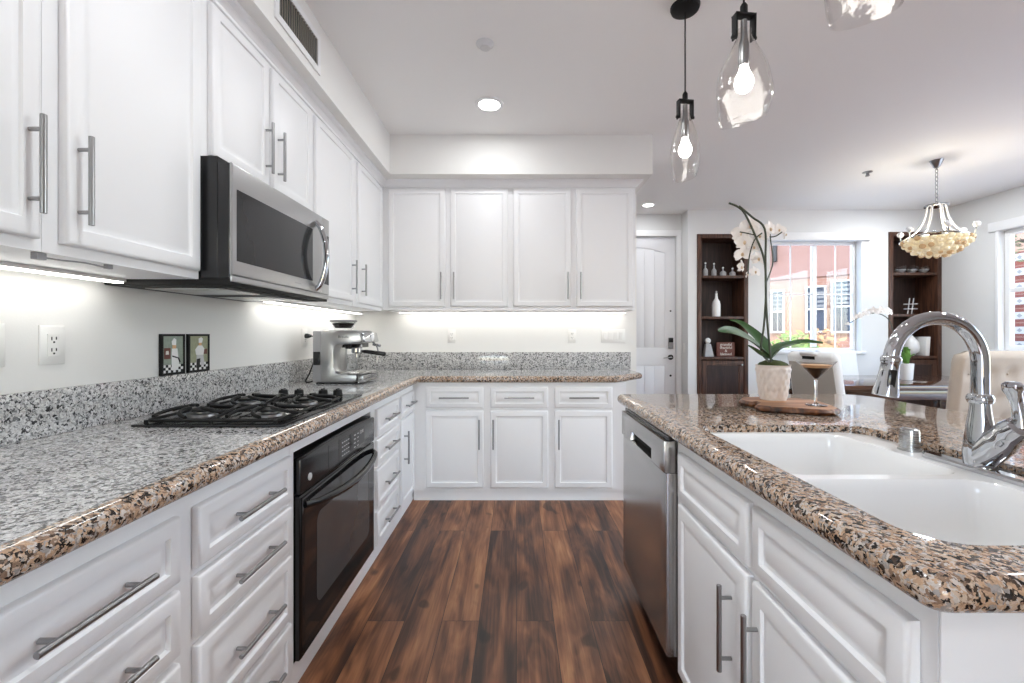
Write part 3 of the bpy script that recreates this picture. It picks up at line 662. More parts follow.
# ------------------------------------------------------------------ soffit vent, ceiling fittings
P = LEFT(XS)
vt = Thing('air_vent', 'louvred white air vent grille high on the soffit above the upper cabinets', 'vent', (XS, 1.93, 2.5))
va, vb, vz0, vz1 = 1.765, 2.108, 2.512, 2.640
vt.part('frame', MB().holed([(va-.028,vz0-.03),(vb+.028,vz0-.03),(vb+.028,vz1+.03),(va-.028,vz1+.03)], [[(va,vz0),(vb,vz0),(vb,vz1),(va,vz1)]], P, .0005, .008), 'trim')
vt.part('backing', MB().boxP(P, va+.0005, vb-.0005, vz0+.0005, vz1-.0005, .0005, .0015), 'dark')
for k in range(18):
    y = va+.009+k*(vb-va-.018)/17
    vt.part('louvre', MB().boxP(P, y-.0011, y+.0011, vz0+.0008, vz1-.0008, .0016, .0066), 'taupe')
def can(label, x, y, r, power):
    t = Thing('recessed_light', label, 'ceiling light', (x, y, CEIL-.012), 'recessed ceiling lights')
    t.part('trim_ring', MB().loops([[(x+q*math.cos(2*PI*k/28), y+q*math.sin(2*PI*k/28), z) for k in range(28)] for q, z in ((r*1.35, CEIL-.0005), (r*1.33, CEIL-.008), (r*1.02, CEIL-.009), (r, CEIL-.001))], False, False), 'trim')
    t.part('lens', MB().lathe([(0,0),(r*.98,0),(r*.98,.003),(0,.003)], (x, y, CEIL-.0055), 28), 'lens')
    lamp('recessed_glow', 'AREA', (x, y, CEIL-.013), power, WARM, size=r*1.8)
can('lit round recessed ceiling light above the aisle', -.18, 2.89, .07, 2.2)
can('small lit recessed ceiling light in front of the entry door', 1.55, 5.13, .06, 1.2)
solo('smoke_detector', MB().lathe([(0,0),(.028,.0),(.032,.008),(.046,.018),(.048,.024),(0,.024)], (-.165, 2.29, CEIL-.0245), 24), mat('detector_plastic', (.66,.66,.66), .5, var=.02), 'small round smoke detector on the ceiling nearer than the lit recessed light', 'smoke detector', (-.165, 2.29, CEIL-.0245))
solo('ceiling_sprinkler', MB().lathe([(0,0),(.016,.0),(.018,.004),(.012,.02),(.012,.03),(.04,.036),(.04,.04),(0,.04)], (3.30, 4.10, CEIL-.0405), 20), 'nickel', 'small metal sprinkler on the dining room ceiling in front of the window', 'sprinkler', (3.30, 4.10, CEIL-.0405))

# ------------------------------------------------------------------ pendants
def pendant(label, x, y, rz, sx, zb, zt_, tilt, bz=0):
    t = Thing('pendant_light', label, 'pendant light', (x, y, zb), 'clear glass pendants above the island')
    t.part('canopy', MB().lathe([(0,0),(.045,.0),(.062,.010),(.066,.022),(.066,.028),(0,.028)], (x, y, CEIL-.0285), 28), 'blackmat')
    hz = zt_+.055
    t.part('cord', MB().tube([(x,y,hz+.02),(x,y,CEIL-.028)], .0035, 8), 'blackmat')
    yk = MB(); R = Matrix.Rotation(bz, 4, 'Z')
    def rb(a, b, c_, d, e, f):
        vs = [R @ Vector((p, q, 0)) + Vector((x, y, s_)) for s_ in (e, f) for q in (c_, d) for p in (a, b)]
        yk.add(vs, [(0,2,3,1),(4,5,7,6),(0,1,5,4),(2,6,7,3),(0,4,6,2),(1,3,7,5)])
    rb(-.036, .036, -.014, .014, hz-.014, hz-.006); rb(-.036, -.030, -.014, .014, hz-.09, hz-.006); rb(.030, .036, -.014, .014, hz-.09, hz-.006)
    yk.lathe([(0,0),(.012,0),(.012,.03),(.006,.04),(0,.04)], (x, y, hz-.006), 12)
    for s_ in (-1, 1): yk.tube([R @ Vector((s_*.026, 0, 0)) + Vector((x, y, hz-.083)), R @ Vector((s_*.044, 0, 0)) + Vector((x, y, hz-.083))], .007, 8)
    t.part('bracket', yk, 'blackmat', bevel=.001)
    R = Matrix.Rotation(rz, 4, 'Z'); Hh = zt_-zb; n = 40; rings = []
    pr = [(.020,1.0),(.022,.97),(.021,.93),(.025,.88),(.036,.79),(.050,.66),(.060,.52),(.064,.38),(.063,.25),(.058,.11),(.050,.0)]
    prs = smooth_path([(r, z*Hh, 0) for r, z in pr], 3)
    for p in prs:
        r, z = p.x, p.y; ring = []
        for k in range(n):
            a = 2*PI*k/n
            q = Vector((r*math.cos(a)*(1+(sx-1)*max(0,1-z/Hh)**.5), r*math.sin(a), 0))
            wob = 1+.02*math.sin(3*a+z*30)+.012*math.sin(5*a-z*50); q *= wob
            q = R @ q; zz = zb+z + q.x*.18*tilt*max(0, 1-z/Hh/.4)
            ring.append((x+q.x, y+q.y, zz))
        rings.append(ring)
    inner = [[(x+(p[0]-x)*.955, y+(p[1]-y)*.955, p[2]) for p in r_] for r_ in rings[::-1]]
    t.part('glass_shade', MB().loops(rings+inner, False, False), 'bubble', label='clear seeded bottle-shaped glass')
    t.part('socket', MB().tube([(x,y,zt_+.03),(x,y,zt_-.03),(x,y,zt_-.05),(x,y,zt_-.11),(x,y,zt_-.125)], [.010,.011,.016,.018,.016], 14), 'nickel')
    zc = zb+Hh*.42
    bl = t.part('bulb', MB().lathe([(.0,-.036),(.012,-.034),(.024,-.024),(.030,-.006),(.028,.012),(.018,.034),(.012,.055),(0,.056)], (x, y, zc), 20), 'bulb')
pendant('clear bottle-glass pendant on a long black cord above the orchid end of the island', .785, 2.03, 1.25, 1.35, 1.945, 2.255, .8, .15)
pendant('wide clear bottle-glass pendant with black bracket over the middle of the island', .775, 1.486, -.35, 1.42, 1.945, 2.255, 1.0, .1)
pendant('clear glass pendant at the frame top with only its rim showing', .797, .993, -.2, 1.4, 1.945, 2.255, .9)

# ------------------------------------------------------------------ island
P = PI_; GI = 'island base units'
def sink_body(mb):
    mb.boxP(P, .5745, 1.4985, .075, .864, -.02, 0).boxP(P, .5745, 1.4985, .075, .095, -.60, -.0205)
    mb.boxP(P, .5745, .592, .0955, .864, -.60, -.0205).boxP(P, 1.481, 1.4985, .0955, .864, -.60, -.0205)
c = Cab('white island sink cabinet with two false drawer fronts over two doors', P, .574, 1.499, .075, .864, .60, GI, .05, 'island_cabinet', sink_body)
c.drawer(.598, .997, .672, .822, False); c.drawer(1.018, 1.455, .672, .822, False)
c.door(.598, .997, .088, .652, .970, .483); c.door(1.018, 1.455, .088, .652, 1.087, .483)
ip = Thing('island_panelling', 'plain white end and back panels of the island below the granite overhang', 'island', (1.3, 1.35, 0))
ip.part('back_panel', MB().box(1.157, 1.46, .5745, 2.19, .0, .865), 'white', bevel=.002)
ip.part('end_panel', MB().box(.5555, 1.4605, .5700, .5735, .0, .865), 'white', bevel=.001)
ip.part('far_panel', MB().box(.62, 1.156, 2.125, 2.19, .0, .865), 'white', bevel=.002)
IX0, IX1, IY0, IY1 = .508, 1.745, .530, 2.222
def corner(cx_, cy_, r, a0, n=8): return [(cx_+r*math.cos(a0+PI/2*k/n), cy_+r*math.sin(a0+PI/2*k/n)) for k in range(n+1)]
iol = corner(IX0+.035, IY0+.035, .035, PI) + corner(IX1-.06, IY0+.06, .06, -PI/2) + corner(IX1-.14, IY1-.14, .14, 0) + corner(IX0+.03, IY1-.03, .03, PI/2)
SX0, SX1, SY0, SY1 = .592, 1.142, .622, 1.45
cut = rrect(SX0, SX1, SY0, SY1, .075, 8)
isl = Thing('island_worktop', 'tan speckled granite island worktop with sink cut-out and rounded edges', 'worktop', (1.1, 1.35, ZU))
mb = MB(); rg = bull(iol, ZU, ZT, .021); mb.loops(rg, False, False)
top = [(p[0], p[1]) for p in rg[-1]]; bot = [(p[0], p[1]) for p in rg[0]]
mb.holed(top, [cut], TOP, ZT, ZT); mb.holed(bot, [cut], TOP, ZU, ZU)
mb.loops([[(u,v,ZU) for u,v in cut], [(u,v,ZT) for u,v in cut]], False, False)
isl.part('slab', mb, 'tan')
# sink
zl = .890
sk = Thing('kitchen_sink', 'white double-bowl kitchen sink set into the island worktop', 'sink', (.86, 1.03, .70))
so = inset(cut, .0008)
BX0, BX1 = SX0+.018, 1.048
yd = .995
bowls = [rrect(BX0, BX1, SY0+.020, yd-.016, .055, 8), rrect(BX0, BX1, yd+.016, SY1-.022, .055, 8)]
ml = MB(); ml.holed(so, bowls, TOP, zl, zl)
ml.loops([[(u,v,zl) for u,v in so], [(u,v,zl-.02) for u,v in so]], False, False)
sk.part('rim', ml, 'porcelain')
for bw in bowls:
    rings = []
    for i, dz in ((0,0),(.003,-.004),(.007,-.012),(.010,-.025),(.016,-.10),(.022,-.155),(.032,-.172),(.050,-.180),(.075,-.183)):
        rings.append([(u,v,zl+dz) for u,v in inset(bw, i)])
    b = sk.part('bowl', MB().loops(rings, False, True), 'porcelain', merge=False)
    cx_, cy_ = sum(p[0] for p in bw)/len(bw), sum(p[1] for p in bw)/len(bw)
    sk.part('drain', MB().lathe([(0,0),(.042,0),(.042,.003),(.03,.004),(0,.002)], (cx_, cy_, zl-.183), 24), 'chrome', b)
# air gap cap
solo('air_gap_cap', MB().lathe([(0,0),(.027,0),(.027,.006),(.023,.0065),(.023,.05),(.0215,.058),(.018,.061),(0,.062)], (1.104, 1.225, zl+.0005), 28), 'steel', 'small brushed metal cylinder cap on the sink rim beside the faucet', 'air gap', (1.104, 1.225, zl))
# faucet
fx, fy = 1.106, 1.04
fa = Thing('kitchen_faucet', 'chrome gooseneck pull-down faucet on the sink rim with side lever', 'faucet', (fx, fy, zl))
dp = rrect(fx-.030, fx+.028, .885, 1.175, .028, 8)
fa.part('deck_plate', MB().loops([[(u,v,zl+z) for u,v in inset(dp, i)] for i, z in ((0,.0005),(0,.009),(.004,.014))]), 'chrome')
zb = zl+.014
fa.part('body', MB().lathe([(0,0),(.029,0),(.030,.006),(.0315,.03),(.029,.06),(.0235,.10),(.0195,.13),(.018,.15),(0,.15)], (fx, fy, zb), 32), 'chrome')
fa.part('collar', MB().lathe([(0,0),(.022,0),(.0245,.006),(.0245,.014),(.021,.020),(0,.020)], (fx, fy, zb+.148), 28), 'chrome')
ra = .106; zc = 1.150; xa_ = fx-ra
pts = [(fx, fy, zb+.17), (fx, fy, 1.10), (fx, fy, 1.13)]+[(xa_+ra*math.cos(a), fy, zc+ra*math.sin(a)*.98) for a in [PI*k/22*.97 for k in range(23)]]
fa.part('gooseneck', MB().tube(pts, [.0170]*4+[.0170-.001*min(1, k/10) for k in range(22)], 24), 'chrome')
e = Vector(pts[-1]); d = (Vector(pts[-1])-Vector(pts[-2])).normalized()
hd = fa.part('spray_head', MB().tube([e+d*q for q in (-.004,.0,.004,.012,.016,.05,.085,.092,.094)], [.017,.020,.021,.020,.018,.0205,.0255,.0255,.018], 24), 'chrome')
bn = Vector((-.35,-.9,0)).normalized(); cbt = e+d*.052
def bt(u, v, n): return cbt + d*v + d.cross(bn).normalized()*u + bn*(n+.0185)
fa.part('spray_button', MB().boxP(bt, -.008, .008, -.024, .022, -.002, .004), 'black', hd, bevel=.002, label='black button on the spray head')
hb = Vector((fx, .965, 1.003))
fa.part('lever_base', MB().tube(smooth_path([(fx, fy-.005, zb+.022), (fx, 1.0, zb+.06), (fx, .978, zb+.088), hb+Vector((0,-.012,.012))], 5), [.030,.030,.031,.031,.031,.031,.031,.030,.029,.028,.028,.028,.027,.026,.025,.018], 24), 'chrome')
fa.part('lever', MB().tube([hb+Vector((0,-.006,.010)), hb+Vector((-.002,-.008,.03)), hb+Vector((-.007,-.008,.06)), hb+Vector((-.012,-.006,.082)), hb+Vector((-.013,-.005,.09)), hb+Vector((-.013,-.005,.102)), hb+Vector((-.013,-.005,.108))], [.017,.012,.0105,.013,.0175,.0180,.011], 20), 'chrome')

# ------------------------------------------------------------------ dishwasher
P = ISL(.555)
dw = Thing('dishwasher', 'stainless dishwasher with pocket handle built into the island end', 'dishwasher', (.84, 1.81, 0))
D0, D1 = 1.508, 2.116
dw.part('tub', MB().box(.557, 1.15, D0, D1, .10, .8645), 'blackmat')
zz = .735
db = dw.part('door', MB().panel(P, D0, D1, .10, zz-.001, [(0,-.0015),(0,.030),(.003,.036),(.009,.038),(.06,.040)]), 'dwsteel', angle=30)
ph = [(1.655,.742),(1.955,.742),(1.955,.783),(1.655,.783)]
dt = dw.part('control_band', MB().holed([(D0,zz),(D1,zz),(D1,.846),(D0,.846)], [ph], P, -.0015, .044), 'dwsteel', bevel=.002)
dw.part('handle_pocket', MB().boxP(P, 1.6555, 1.9545, .7425, .7825, -.0012, .012), 'dark', dt, label='dark recessed pocket handle')
dw.part('top_strip', MB().boxP(P, D0+.004, D1-.004, .8465, .861, -.0015, .028), 'greyglass', label='black control strip along the top edge')
dw.part('kick_plate', MB().box(.61, 1.1, D0+.005, D1-.005, .001, .0995), 'dark')

# ------------------------------------------------------------------ cutting board, glass, orchid
bo = [(.985,1.915),(.958,1.87),(.95,1.825),(.968,1.79),(.992,1.80),(.985,1.77),(.95,1.735),(.945,1.70),(.985,1.66),(1.04,1.645),(1.09,1.615),(1.14,1.60),(1.18,1.605),(1.215,1.64),(1.235,1.70),(1.255,1.78),(1.26,1.86),(1.20,1.91),(1.12,1.935),(1.05,1.94)]
bo = [tuple(p)[:2] for p in smooth_path([(x, y, 0) for x, y in bo+[bo[0]]], 3)][:-1]
bd = Thing('serving_board', 'live-edge wooden serving board under the orchid pot on the island', 'board', (1.11, 1.76, ZT))
random.seed(3)
def jit(poly, d, z, j): return [(u+random.uniform(-j,j), v+random.uniform(-j,j), z) for u, v in inset(poly, d)]
r3 = [(u, v, .9385) for u, v in inset(bo, .008)]
bd.part('bark_edge', MB().loops([jit(bo,.010,ZT+.0006,.001), jit(bo,.001,ZT+.006,.0045), jit(bo,-.002,ZT+.014,.0045), jit(bo,.003,ZT+.021,.003), r3], True, False), 'slabedge', label='rough dark bark edge')
bt_ = MB(); bt_.holed([(p[0],p[1]) for p in r3], [], TOP, .9385, .9385); bd.part('top_face', bt_, 'slab')
gx, gy, gz = 1.168, 1.70, .939
mg = Thing('martini_glass', 'stemmed martini glass of dark coffee cocktail on the wooden board', 'cocktail glass', (gx, gy, gz))
mg.part('bowl', MB().lathe([(.0052,.1005),(.068,.1715),(.0685,.173),(.0668,.1722),(.0055,.1035)], (gx, gy, gz), 40), 'glass')
mg.part('stem', MB().lathe([(.0,.0),(.037,.0),(.037,.0018),(.014,.004),(.005,.011),(.0038,.03),(.0036,.06),(.0045,.09),(.0075,.0995),(.0052,.1005),(0,.1005)], (gx, gy, gz), 28), 'crystalglass', label='clear stem and round foot')
mg.part('drink', MB().lathe([(0,.1045),(.0055,.1052),(.0440,.1475),(0,.1475)], (gx, gy, gz), 32), 'coffee', label='dark brown drink')
mg.part('foam', MB().lathe([(0,.1476),(.0441,.1476),(.0535,.1585),(0,.1593)], (gx, gy, gz), 32), 'foam', label='tan foam layer')
ox, oy = 1.094, 1.86
oc = Thing('potted_orchid', 'tall white orchid in an ivory quilted pot on the wooden board', 'plant', (ox, oy, .939))
rings = []; nn = 84; zs = 30
for j in range(zs+1):
    t = j/zs; z = .939+.1455*t; r0 = .0495+.0165*t
    q = .0042*(1 if .05 < t < .93 else 0)
    rings.append([((r0+q*abs(math.sin(7*a+t*9))*abs(math.sin(7*a-t*9)))*math.cos(a)+ox, (r0+q*abs(math.sin(7*a+t*9))*abs(math.sin(7*a-t*9)))*math.sin(a)+oy, z) for a in [2*PI*k/nn for k in range(nn)]])
circ = lambda r, z: [(ox+r*math.cos(2*PI*k/nn), oy+r*math.sin(2*PI*k/nn), z) for k in range(nn)]
oc.part('pot', MB().loops(rings+[circ(.0675,1.0865), circ(.0635,1.0865), circ(.061,1.07), circ(.055,1.0)]), 'pot')
sm = MB(); sm.lathe([(0,-.02),(.058,-.02),(.0605,0),(.052,.012),(.03,.022),(0,.026)], (ox, oy, 1.082), 24); oc.part('moss', sm, 'soil')
def leaf(pts, w_, droop=.35, roll=0):
    cl = smooth_path(pts, 6); n = len(cl); mb = MB(); rg = []
    for k, p in enumerate(cl):
        t = k/(n-1); d = (cl[min(k+1,n-1)]-cl[max(k-1,0)]).normalized()
        s = d.cross(Vector((0,0,1))).normalized() if abs(d.z) < .97 else Vector((0,1,0)); up = s.cross(d); s, up = s*math.cos(roll)+up*math.sin(roll), up*math.cos(roll)-s*math.sin(roll)
        ww = w_*max(0,math.sin(PI*(.10+.86*t)**.75))**.8+.001
        ring = []
        for q in (-1,-.66,-.33,0,.33,.66,1): ring.append(p+s*ww*q+up*ww*droop*(q*q))
        for q in (1,.66,.33,0,-.33,-.66,-1): ring.append(p+s*ww*q*.98+up*(ww*droop*(q*q)-.003*(1.05-abs(q))-.0004))
        rg.append(ring)
    mb.loops(rg); return mb
c0 = px(770, 358, 1.86)
oc.part('leaf', leaf([c0, px(759,347,1.82), px(744,336.5,1.76), px(730,331,1.72), px(718.5,331,1.70)], .036, .22, .75), 'leaf')
oc.part('leaf', leaf([c0, px(765,345,1.92), px(752,332,1.98), px(740,323,2.02), px(730,320,2.05)], .022, .3, .5), 'leaf')
oc.part('leaf', leaf([c0, px(778,350,1.84), px(790,345,1.80), px(805,342,1.76), px(823,343,1.72)], .024, .3, -.45), 'leaf')
oc.part('leaf', leaf([c0, px(779,347,1.92), px(788,343,1.97), px(798,341,2.0)], .022), 'leaf')
oc.part('leaf', leaf([c0, px(762,355,1.80), px(755,350,1.77), px(748,345,1.75)], .014), 'leaf')
stems = [[(771,362),(768,330),(766,300),(765.5,262),(764.7,229),(752,217),(739,206)],
         [(769,362),(761,350),(764,325),(766,290),(764,259),(754.5,234),(745,214),(738,207),(729,203)],
         [(766,283),(771,270),(773,259),(771,244),(770,234)],
         [(762,233),(754.5,240),(749.4,256),(748,274)],
         [(771,237),(776,236),(782,232)], [(754.5,235),(746,233),(740,232)]]
for k, s_ in enumerate(stems):
    oc.part('flower_stem', MB().tube(smooth_path([px(a, b, 1.80+.012*(k%3-1)) for a, b in s_], 5), .0042 if k < 2 else .0026, 8), 'stem')
def flower(par, c, r, rz, rx, mk='petal', lipm=True):
    R = Matrix.Rotation(rz, 4, 'Z') @ Matrix.Rotation(rx, 4, 'X'); mb = MB()
    for a, ww, ll in ((90,.40,1.0),(215,.38,.95),(325,.38,.95),(5,.62,1.0),(175,.62,1.0)):
        a = math.radians(a); rg = []
        for j in range(7):
            t = j/6; hw = ww*r*(math.sin(PI*min(1,.12+.84*t))**.6)*.85
            row = []
            for q in (-1,-.5,0,.5,1): row.append(Vector((ll*r*t, q*hw, .18*r*t*(1-t)*2-.12*r*t*t+.10*r*q*q*t)))
            for q in (1,.5,0,-.5,-1): row.append(Vector((ll*r*t, q*hw*.97, .18*r*t*(1-t)*2-.12*r*t*t+.10*r*q*q*t-.0012)))
            rg.append([R @ (Matrix.Rotation(PI/2,4,'X') @ (Matrix.Rotation(a,4,'Z') @ p)) + c for p in row])
        mb.loops(rg)
    f = par.part('flower', mb, mk, angle=60)
    lp = MB(); cc = R @ Vector((0,-.14*r,-.10*r)) + c; lp.ball(cc, .16*r, .16*r, .20*r, 8, 6); lp.ball(R @ Vector((0,-.10*r,.04*r)) + c, .09*r, n=8, m=5)
    par.part('lip', lp, 'lip' if lipm else mk, f)
random.seed(11)
for a, b, r in ((741,233,.044),(750,226,.044),(744,242,.040),(743,254,.040),(741,267,.030),(747,274,.022),(755,272,.028),(758,259,.034),(760,236,.036),(754,247,.030),(770,229,.036),(779,230,.030),(785,234,.028)):
    flower(oc, px(a, b, 1.84+random.uniform(-.03,.02)), r, random.uniform(-1.1,1.1), random.uniform(-.35,.25))

# ------------------------------------------------------------------ entry door
P = PXZ(YD+.03); dx0, dx1, dz1 = DO[0]+.004, DO[1]-.004, 2.455
fd = struct('door_1', MB().boxP(P, dx0, dx1, .005, dz1, -.045, -.012), 'door')
dc = (dx0+dx1)/2; a0, a1 = dx0+.13, dx1-.13
arch = [(a0,1.04),(a1,1.04)]+[(a1-(a1-a0)*k/14, 2.25+.075*math.sin(PI*k/14)) for k in range(15)]
low = [(a0,.25),(a1,.25),(a1,.82),(a0,.82)]
struct('door_stile_frame', MB().holed([(dx0,.005),(dx1,.005),(dx1,dz1),(dx0,dz1)], [arch, low], P, -.0115, 0), 'door', fd, bevel=.003)
for nm, v0, v1 in (('door_plank_panel', 1.05, 2.33), ('door_plank_panel', .255, .815)):
    q = MB(); wv = (a1-a0)/5
    for k in range(5): q.boxP(P, a0+k*wv+.002, a0+(k+1)*wv-.002, v0, (v1 if v1 < 1 else 2.245+.07*math.sin(PI*(k+.5)/5)), -.0115, -.005)
    struct(nm, q, 'door', fd, bevel=.001)
struct('trim_2', MB().prism([(DO[0]-.07,0),(DO[0],0),(DO[0],DO[2]),(DO[1],DO[2]),(DO[1],0),(DO[1]+.062,0),(DO[1]+.062,DO[2]+.075),(DO[0]-.07,DO[2]+.075)], PXZ(YD), .001, .018), 'trim', bevel=.004)
kx = (671.3-CX)*YD/F
kl = Thing('door_lock', 'black and silver keypad deadbolt on the white entry door', 'lock', (kx, YD, 1.03), None)
kl.part('keypad_body', MB().boxP(P, kx-.032, kx+.032, 1.035, 1.175, .0005, .022), 'grey', bevel=.006)
kl.part('keypad_screen', MB().boxP(P, kx-.028, kx+.028, 1.115, 1.172, .0222, .026), 'black', bevel=.003)
hn = Thing('door_lever', 'black lever handle on the white entry door below the deadbolt', 'door handle', (kx, YD, .92))
hn.part('rose', MB().lathe([(0,0),(.034,0),(.034,.008),(.028,.012),(0,.012)], P(kx, .925, .0005), 24, '-y'), 'black')
hn.part('lever', MB().tube([P(kx, .925, .010), P(kx, .925, .045), P(kx-.02, .924, .052), P(kx-.105, .918, .050)], [.010,.010,.009,.006], 10), 'nickel')
solo('door_viewer', MB().lathe([(0,0),(.011,0),(.011,.005),(0,.006)], P(kx, 1.515, .0005), 14, '-y'), 'blackmat', 'small dark peephole dot high on the white entry door', 'peephole', P(kx, 1.515, .0005))
solo('door_latch', MB().lathe([(0,0),(.013,0),(.013,.008),(0,.010)], P(kx, .69, .0005), 14, '-y'), 'blackmat', 'small dark round latch low on the white entry door', 'latch', P(kx, .69, .0005))
outlet('tiny white switch plate on the narrow wall return beside the entry door', lambda u, v, n: (XC-n, u, v), 5.45, 1.05, 'switch')

# ------------------------------------------------------------------ built-in bookcases
def bookcase(label, nn_, shelves, ztop, dz):
    u0, u1 = nn_[0]+.002, nn_[2]-.002; P = PXZ(YF)
    t = Thing('built_in_bookcase', label, 'bookcase', ((u0+u1)/2, YF+.14, 0), 'dark wood built-in bookcases')
    zt_ = nn_[3]-.003
    t.part('side_panel', MB().boxP(P, u0, u0+.05, .002, zt_, -.29, .012), 'walnut', bevel=.002)
    t.part('side_panel', MB().boxP(P, u1-.05, u1, .002, zt_, -.29, .012), 'walnut', bevel=.002)
    t.part('top_panel', MB().boxP(P, u0+.0505, u1-.0505, zt_-.05, zt_, -.29, .012), 'walnut', bevel=.002)
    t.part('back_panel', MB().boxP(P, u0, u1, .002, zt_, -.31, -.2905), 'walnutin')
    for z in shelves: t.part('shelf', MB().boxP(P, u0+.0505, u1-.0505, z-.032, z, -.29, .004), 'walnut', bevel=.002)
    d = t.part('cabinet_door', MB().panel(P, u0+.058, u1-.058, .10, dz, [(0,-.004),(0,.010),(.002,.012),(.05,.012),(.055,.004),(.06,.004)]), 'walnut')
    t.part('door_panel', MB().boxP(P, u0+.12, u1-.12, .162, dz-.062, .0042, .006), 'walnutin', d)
    t.part('knob', MB().lathe([(0,0),(.006,0),(.005,.012),(.011,.018),(.010,.024),(0,.026)], P(u1-.085 if nn_ is N1 else u0+.085, dz-.05, .012), 12, '-y'), 'nickel', d)
    t.part('cabinet_box', MB().boxP(P, u0+.0505, u1-.0505, .002, .097, -.29, .0), 'walnut')
    return t
zz_ = lambda y: H-(y-CY)*YF/F
S1 = [zz_(275.5), zz_(316.5), zz_(357)]
S2 = [zz_(272.5), zz_(314), zz_(356)]
bookcase('dark wood built-in bookcase between the entry and the dining window', N1, S1, 2.44, S1[2]-.045)
bookcase('dark wood built-in bookcase in the corner behind the chandelier', N2, S2, 2.46, S2[2]-.045)
yi = YF+.10
bxx = lambda p: (p-CX)*yi/F
for p, h_, r, lab in ((705.3,.185,.030,'tall square glass bottle at the frame side end of the bookcase shelf'), (714,.175,.028,'second glass bottle from the entry on the top bookcase shelf'), (723,.12,.036,'squat glass decanter between the second bottle and the orchid flowers'), (732.5,.11,.036,'squat glass decanter half hidden by the orchid flowers')):
    t = Thing('glass_bottle', lab, 'bottle', (bxx(p), yi, S1[0]+.001), 'glass bottles on the top bookcase shelf')
    x = bxx(p); z = S1[0]+.001
    t.part('bottle_body', MB().lathe([(0,0),(r,0),(r,h_*.4),(r*.75,h_*.5),(.008,h_*.6),(.008,h_*.8),(0,h_*.8)], (x, yi, z), 14), 'stone')
    t.part('stopper', MB().ball((x, yi, z+h_*.9), .013, n=10, m=6), 'porcelain')
x = bxx(716.2); z = S1[1]+.001
wb = Thing('ceramic_bottle', 'white long-necked bottle alone on the middle bookcase shelf', 'bottle', (x, yi, z))
wb.part('bottle_body', MB().lathe([(0,0),(.047,0),(.050,.01),(.050,.15),(.042,.19),(.020,.225),(.015,.27),(.017,.29),(0,.29)], (x, yi, z), 22), 'porcelain')
wb.part('bottle_cap', MB().lathe([(0,0),(.013,0),(.012,.03),(0,.032)], (x, yi, z+.29), 14), 'stone')
x = bxx(707.8); z = S1[2]+.001
ls = Thing('lantern', 'grey pyramid lantern with a white round top on the lowest bookcase shelf', 'lantern', (x, yi, z))
ls.part('pyramid', MB().loops([[(x-.056,yi-.05,z),(x+.056,yi-.05,z),(x+.056,yi+.05,z),(x-.056,yi+.05,z)], [(x-.028,yi-.025,z+.16),(x+.028,yi-.025,z+.16),(x+.028,yi+.025,z+.16),(x-.028,yi+.025,z+.16)]]), 'stone', bevel=.003)
ls.part('finial', MB().ball((x, yi, z+.195), .036, .036, .038), 'porcelain')
x = bxx(725.5)
sg = Thing('wooden_sign', 'small red-brown plaque reading grateful thankful and blessed on the bookcase', 'sign', (x, yi, z))
sg.part('plaque', MB().box(x-.112, x+.112, yi-.012, yi+.012, z, z+.178), 'red', bevel=.003)
sg.text('lettering', 'grateful\nthankful\n&\nblessed', 'cream', .048, (x, yi-.0135, z+.090), (PI/2, 0, 0), spacing=.82, extrude=.0008)
for p, lab in ((900.5,'glass bowl at the window end of the top corner bookcase shelf'), (912,'middle glass bowl of the three on the corner bookcase'), (923.5,'glass bowl nearest the room corner on the corner bookcase')):
    x = bxx(p); z = S2[0]+.001
    t = Thing('glass_bowl', lab, 'bowl', (x, yi, z), 'glass bowls on the corner bookcase')
    t.part('bowl_shell', MB().lathe([(0,0),(.03,0),(.058,.03),(.066,.06),(.060,.09),(.055,.088),(.06,.06),(.052,.032),(.02,.006),(0,.006)], (x, yi, z), 22), 'glass')
    t.part('bowl_filling', MB().lathe([(0,.007),(.02,.007),(.05,.034),(.055,.05),(0,.056)], (x, yi, z), 16), 'stone')
x = bxx(910.5); z = S2[1]+.001
hs = MB()
for dx in (-.024, .026): hs.tube([(x+dx-.014, yi, z), (x+dx+.014, yi, z+.20)], .006, 8)
for q in (.065, .125): hs.tube([(x-.085, yi, z+q), (x+.085, yi, z+q+.004)], .006, 8)
solo('hashtag_ornament', hs, 'lightgrey', 'white hash sign ornament on the middle shelf of the corner bookcase', 'ornament', (x, yi, z))
x = bxx(911); z = S2[2]+.001
solo('ceramic_vase', MB().lathe([(0,0),(.03,0),(.075,.05),(.088,.11),(.075,.17),(.035,.225),(.016,.25),(0,.252)], (x, yi, z), 26), 'porcelain', 'round white teardrop vase on the lowest shelf of the corner bookcase', 'vase', (x, yi, z))
x = bxx(921.5)
solo('white_book', MB().boxP(lambda u, v, n: (x+u+.06*v, yi-n, z+v), -.025, .025, 0, .235, -.08, .08), 'porcelain', 'upright white book leaning beside the teardrop vase', 'book', (x, yi, z), bevel=.003)

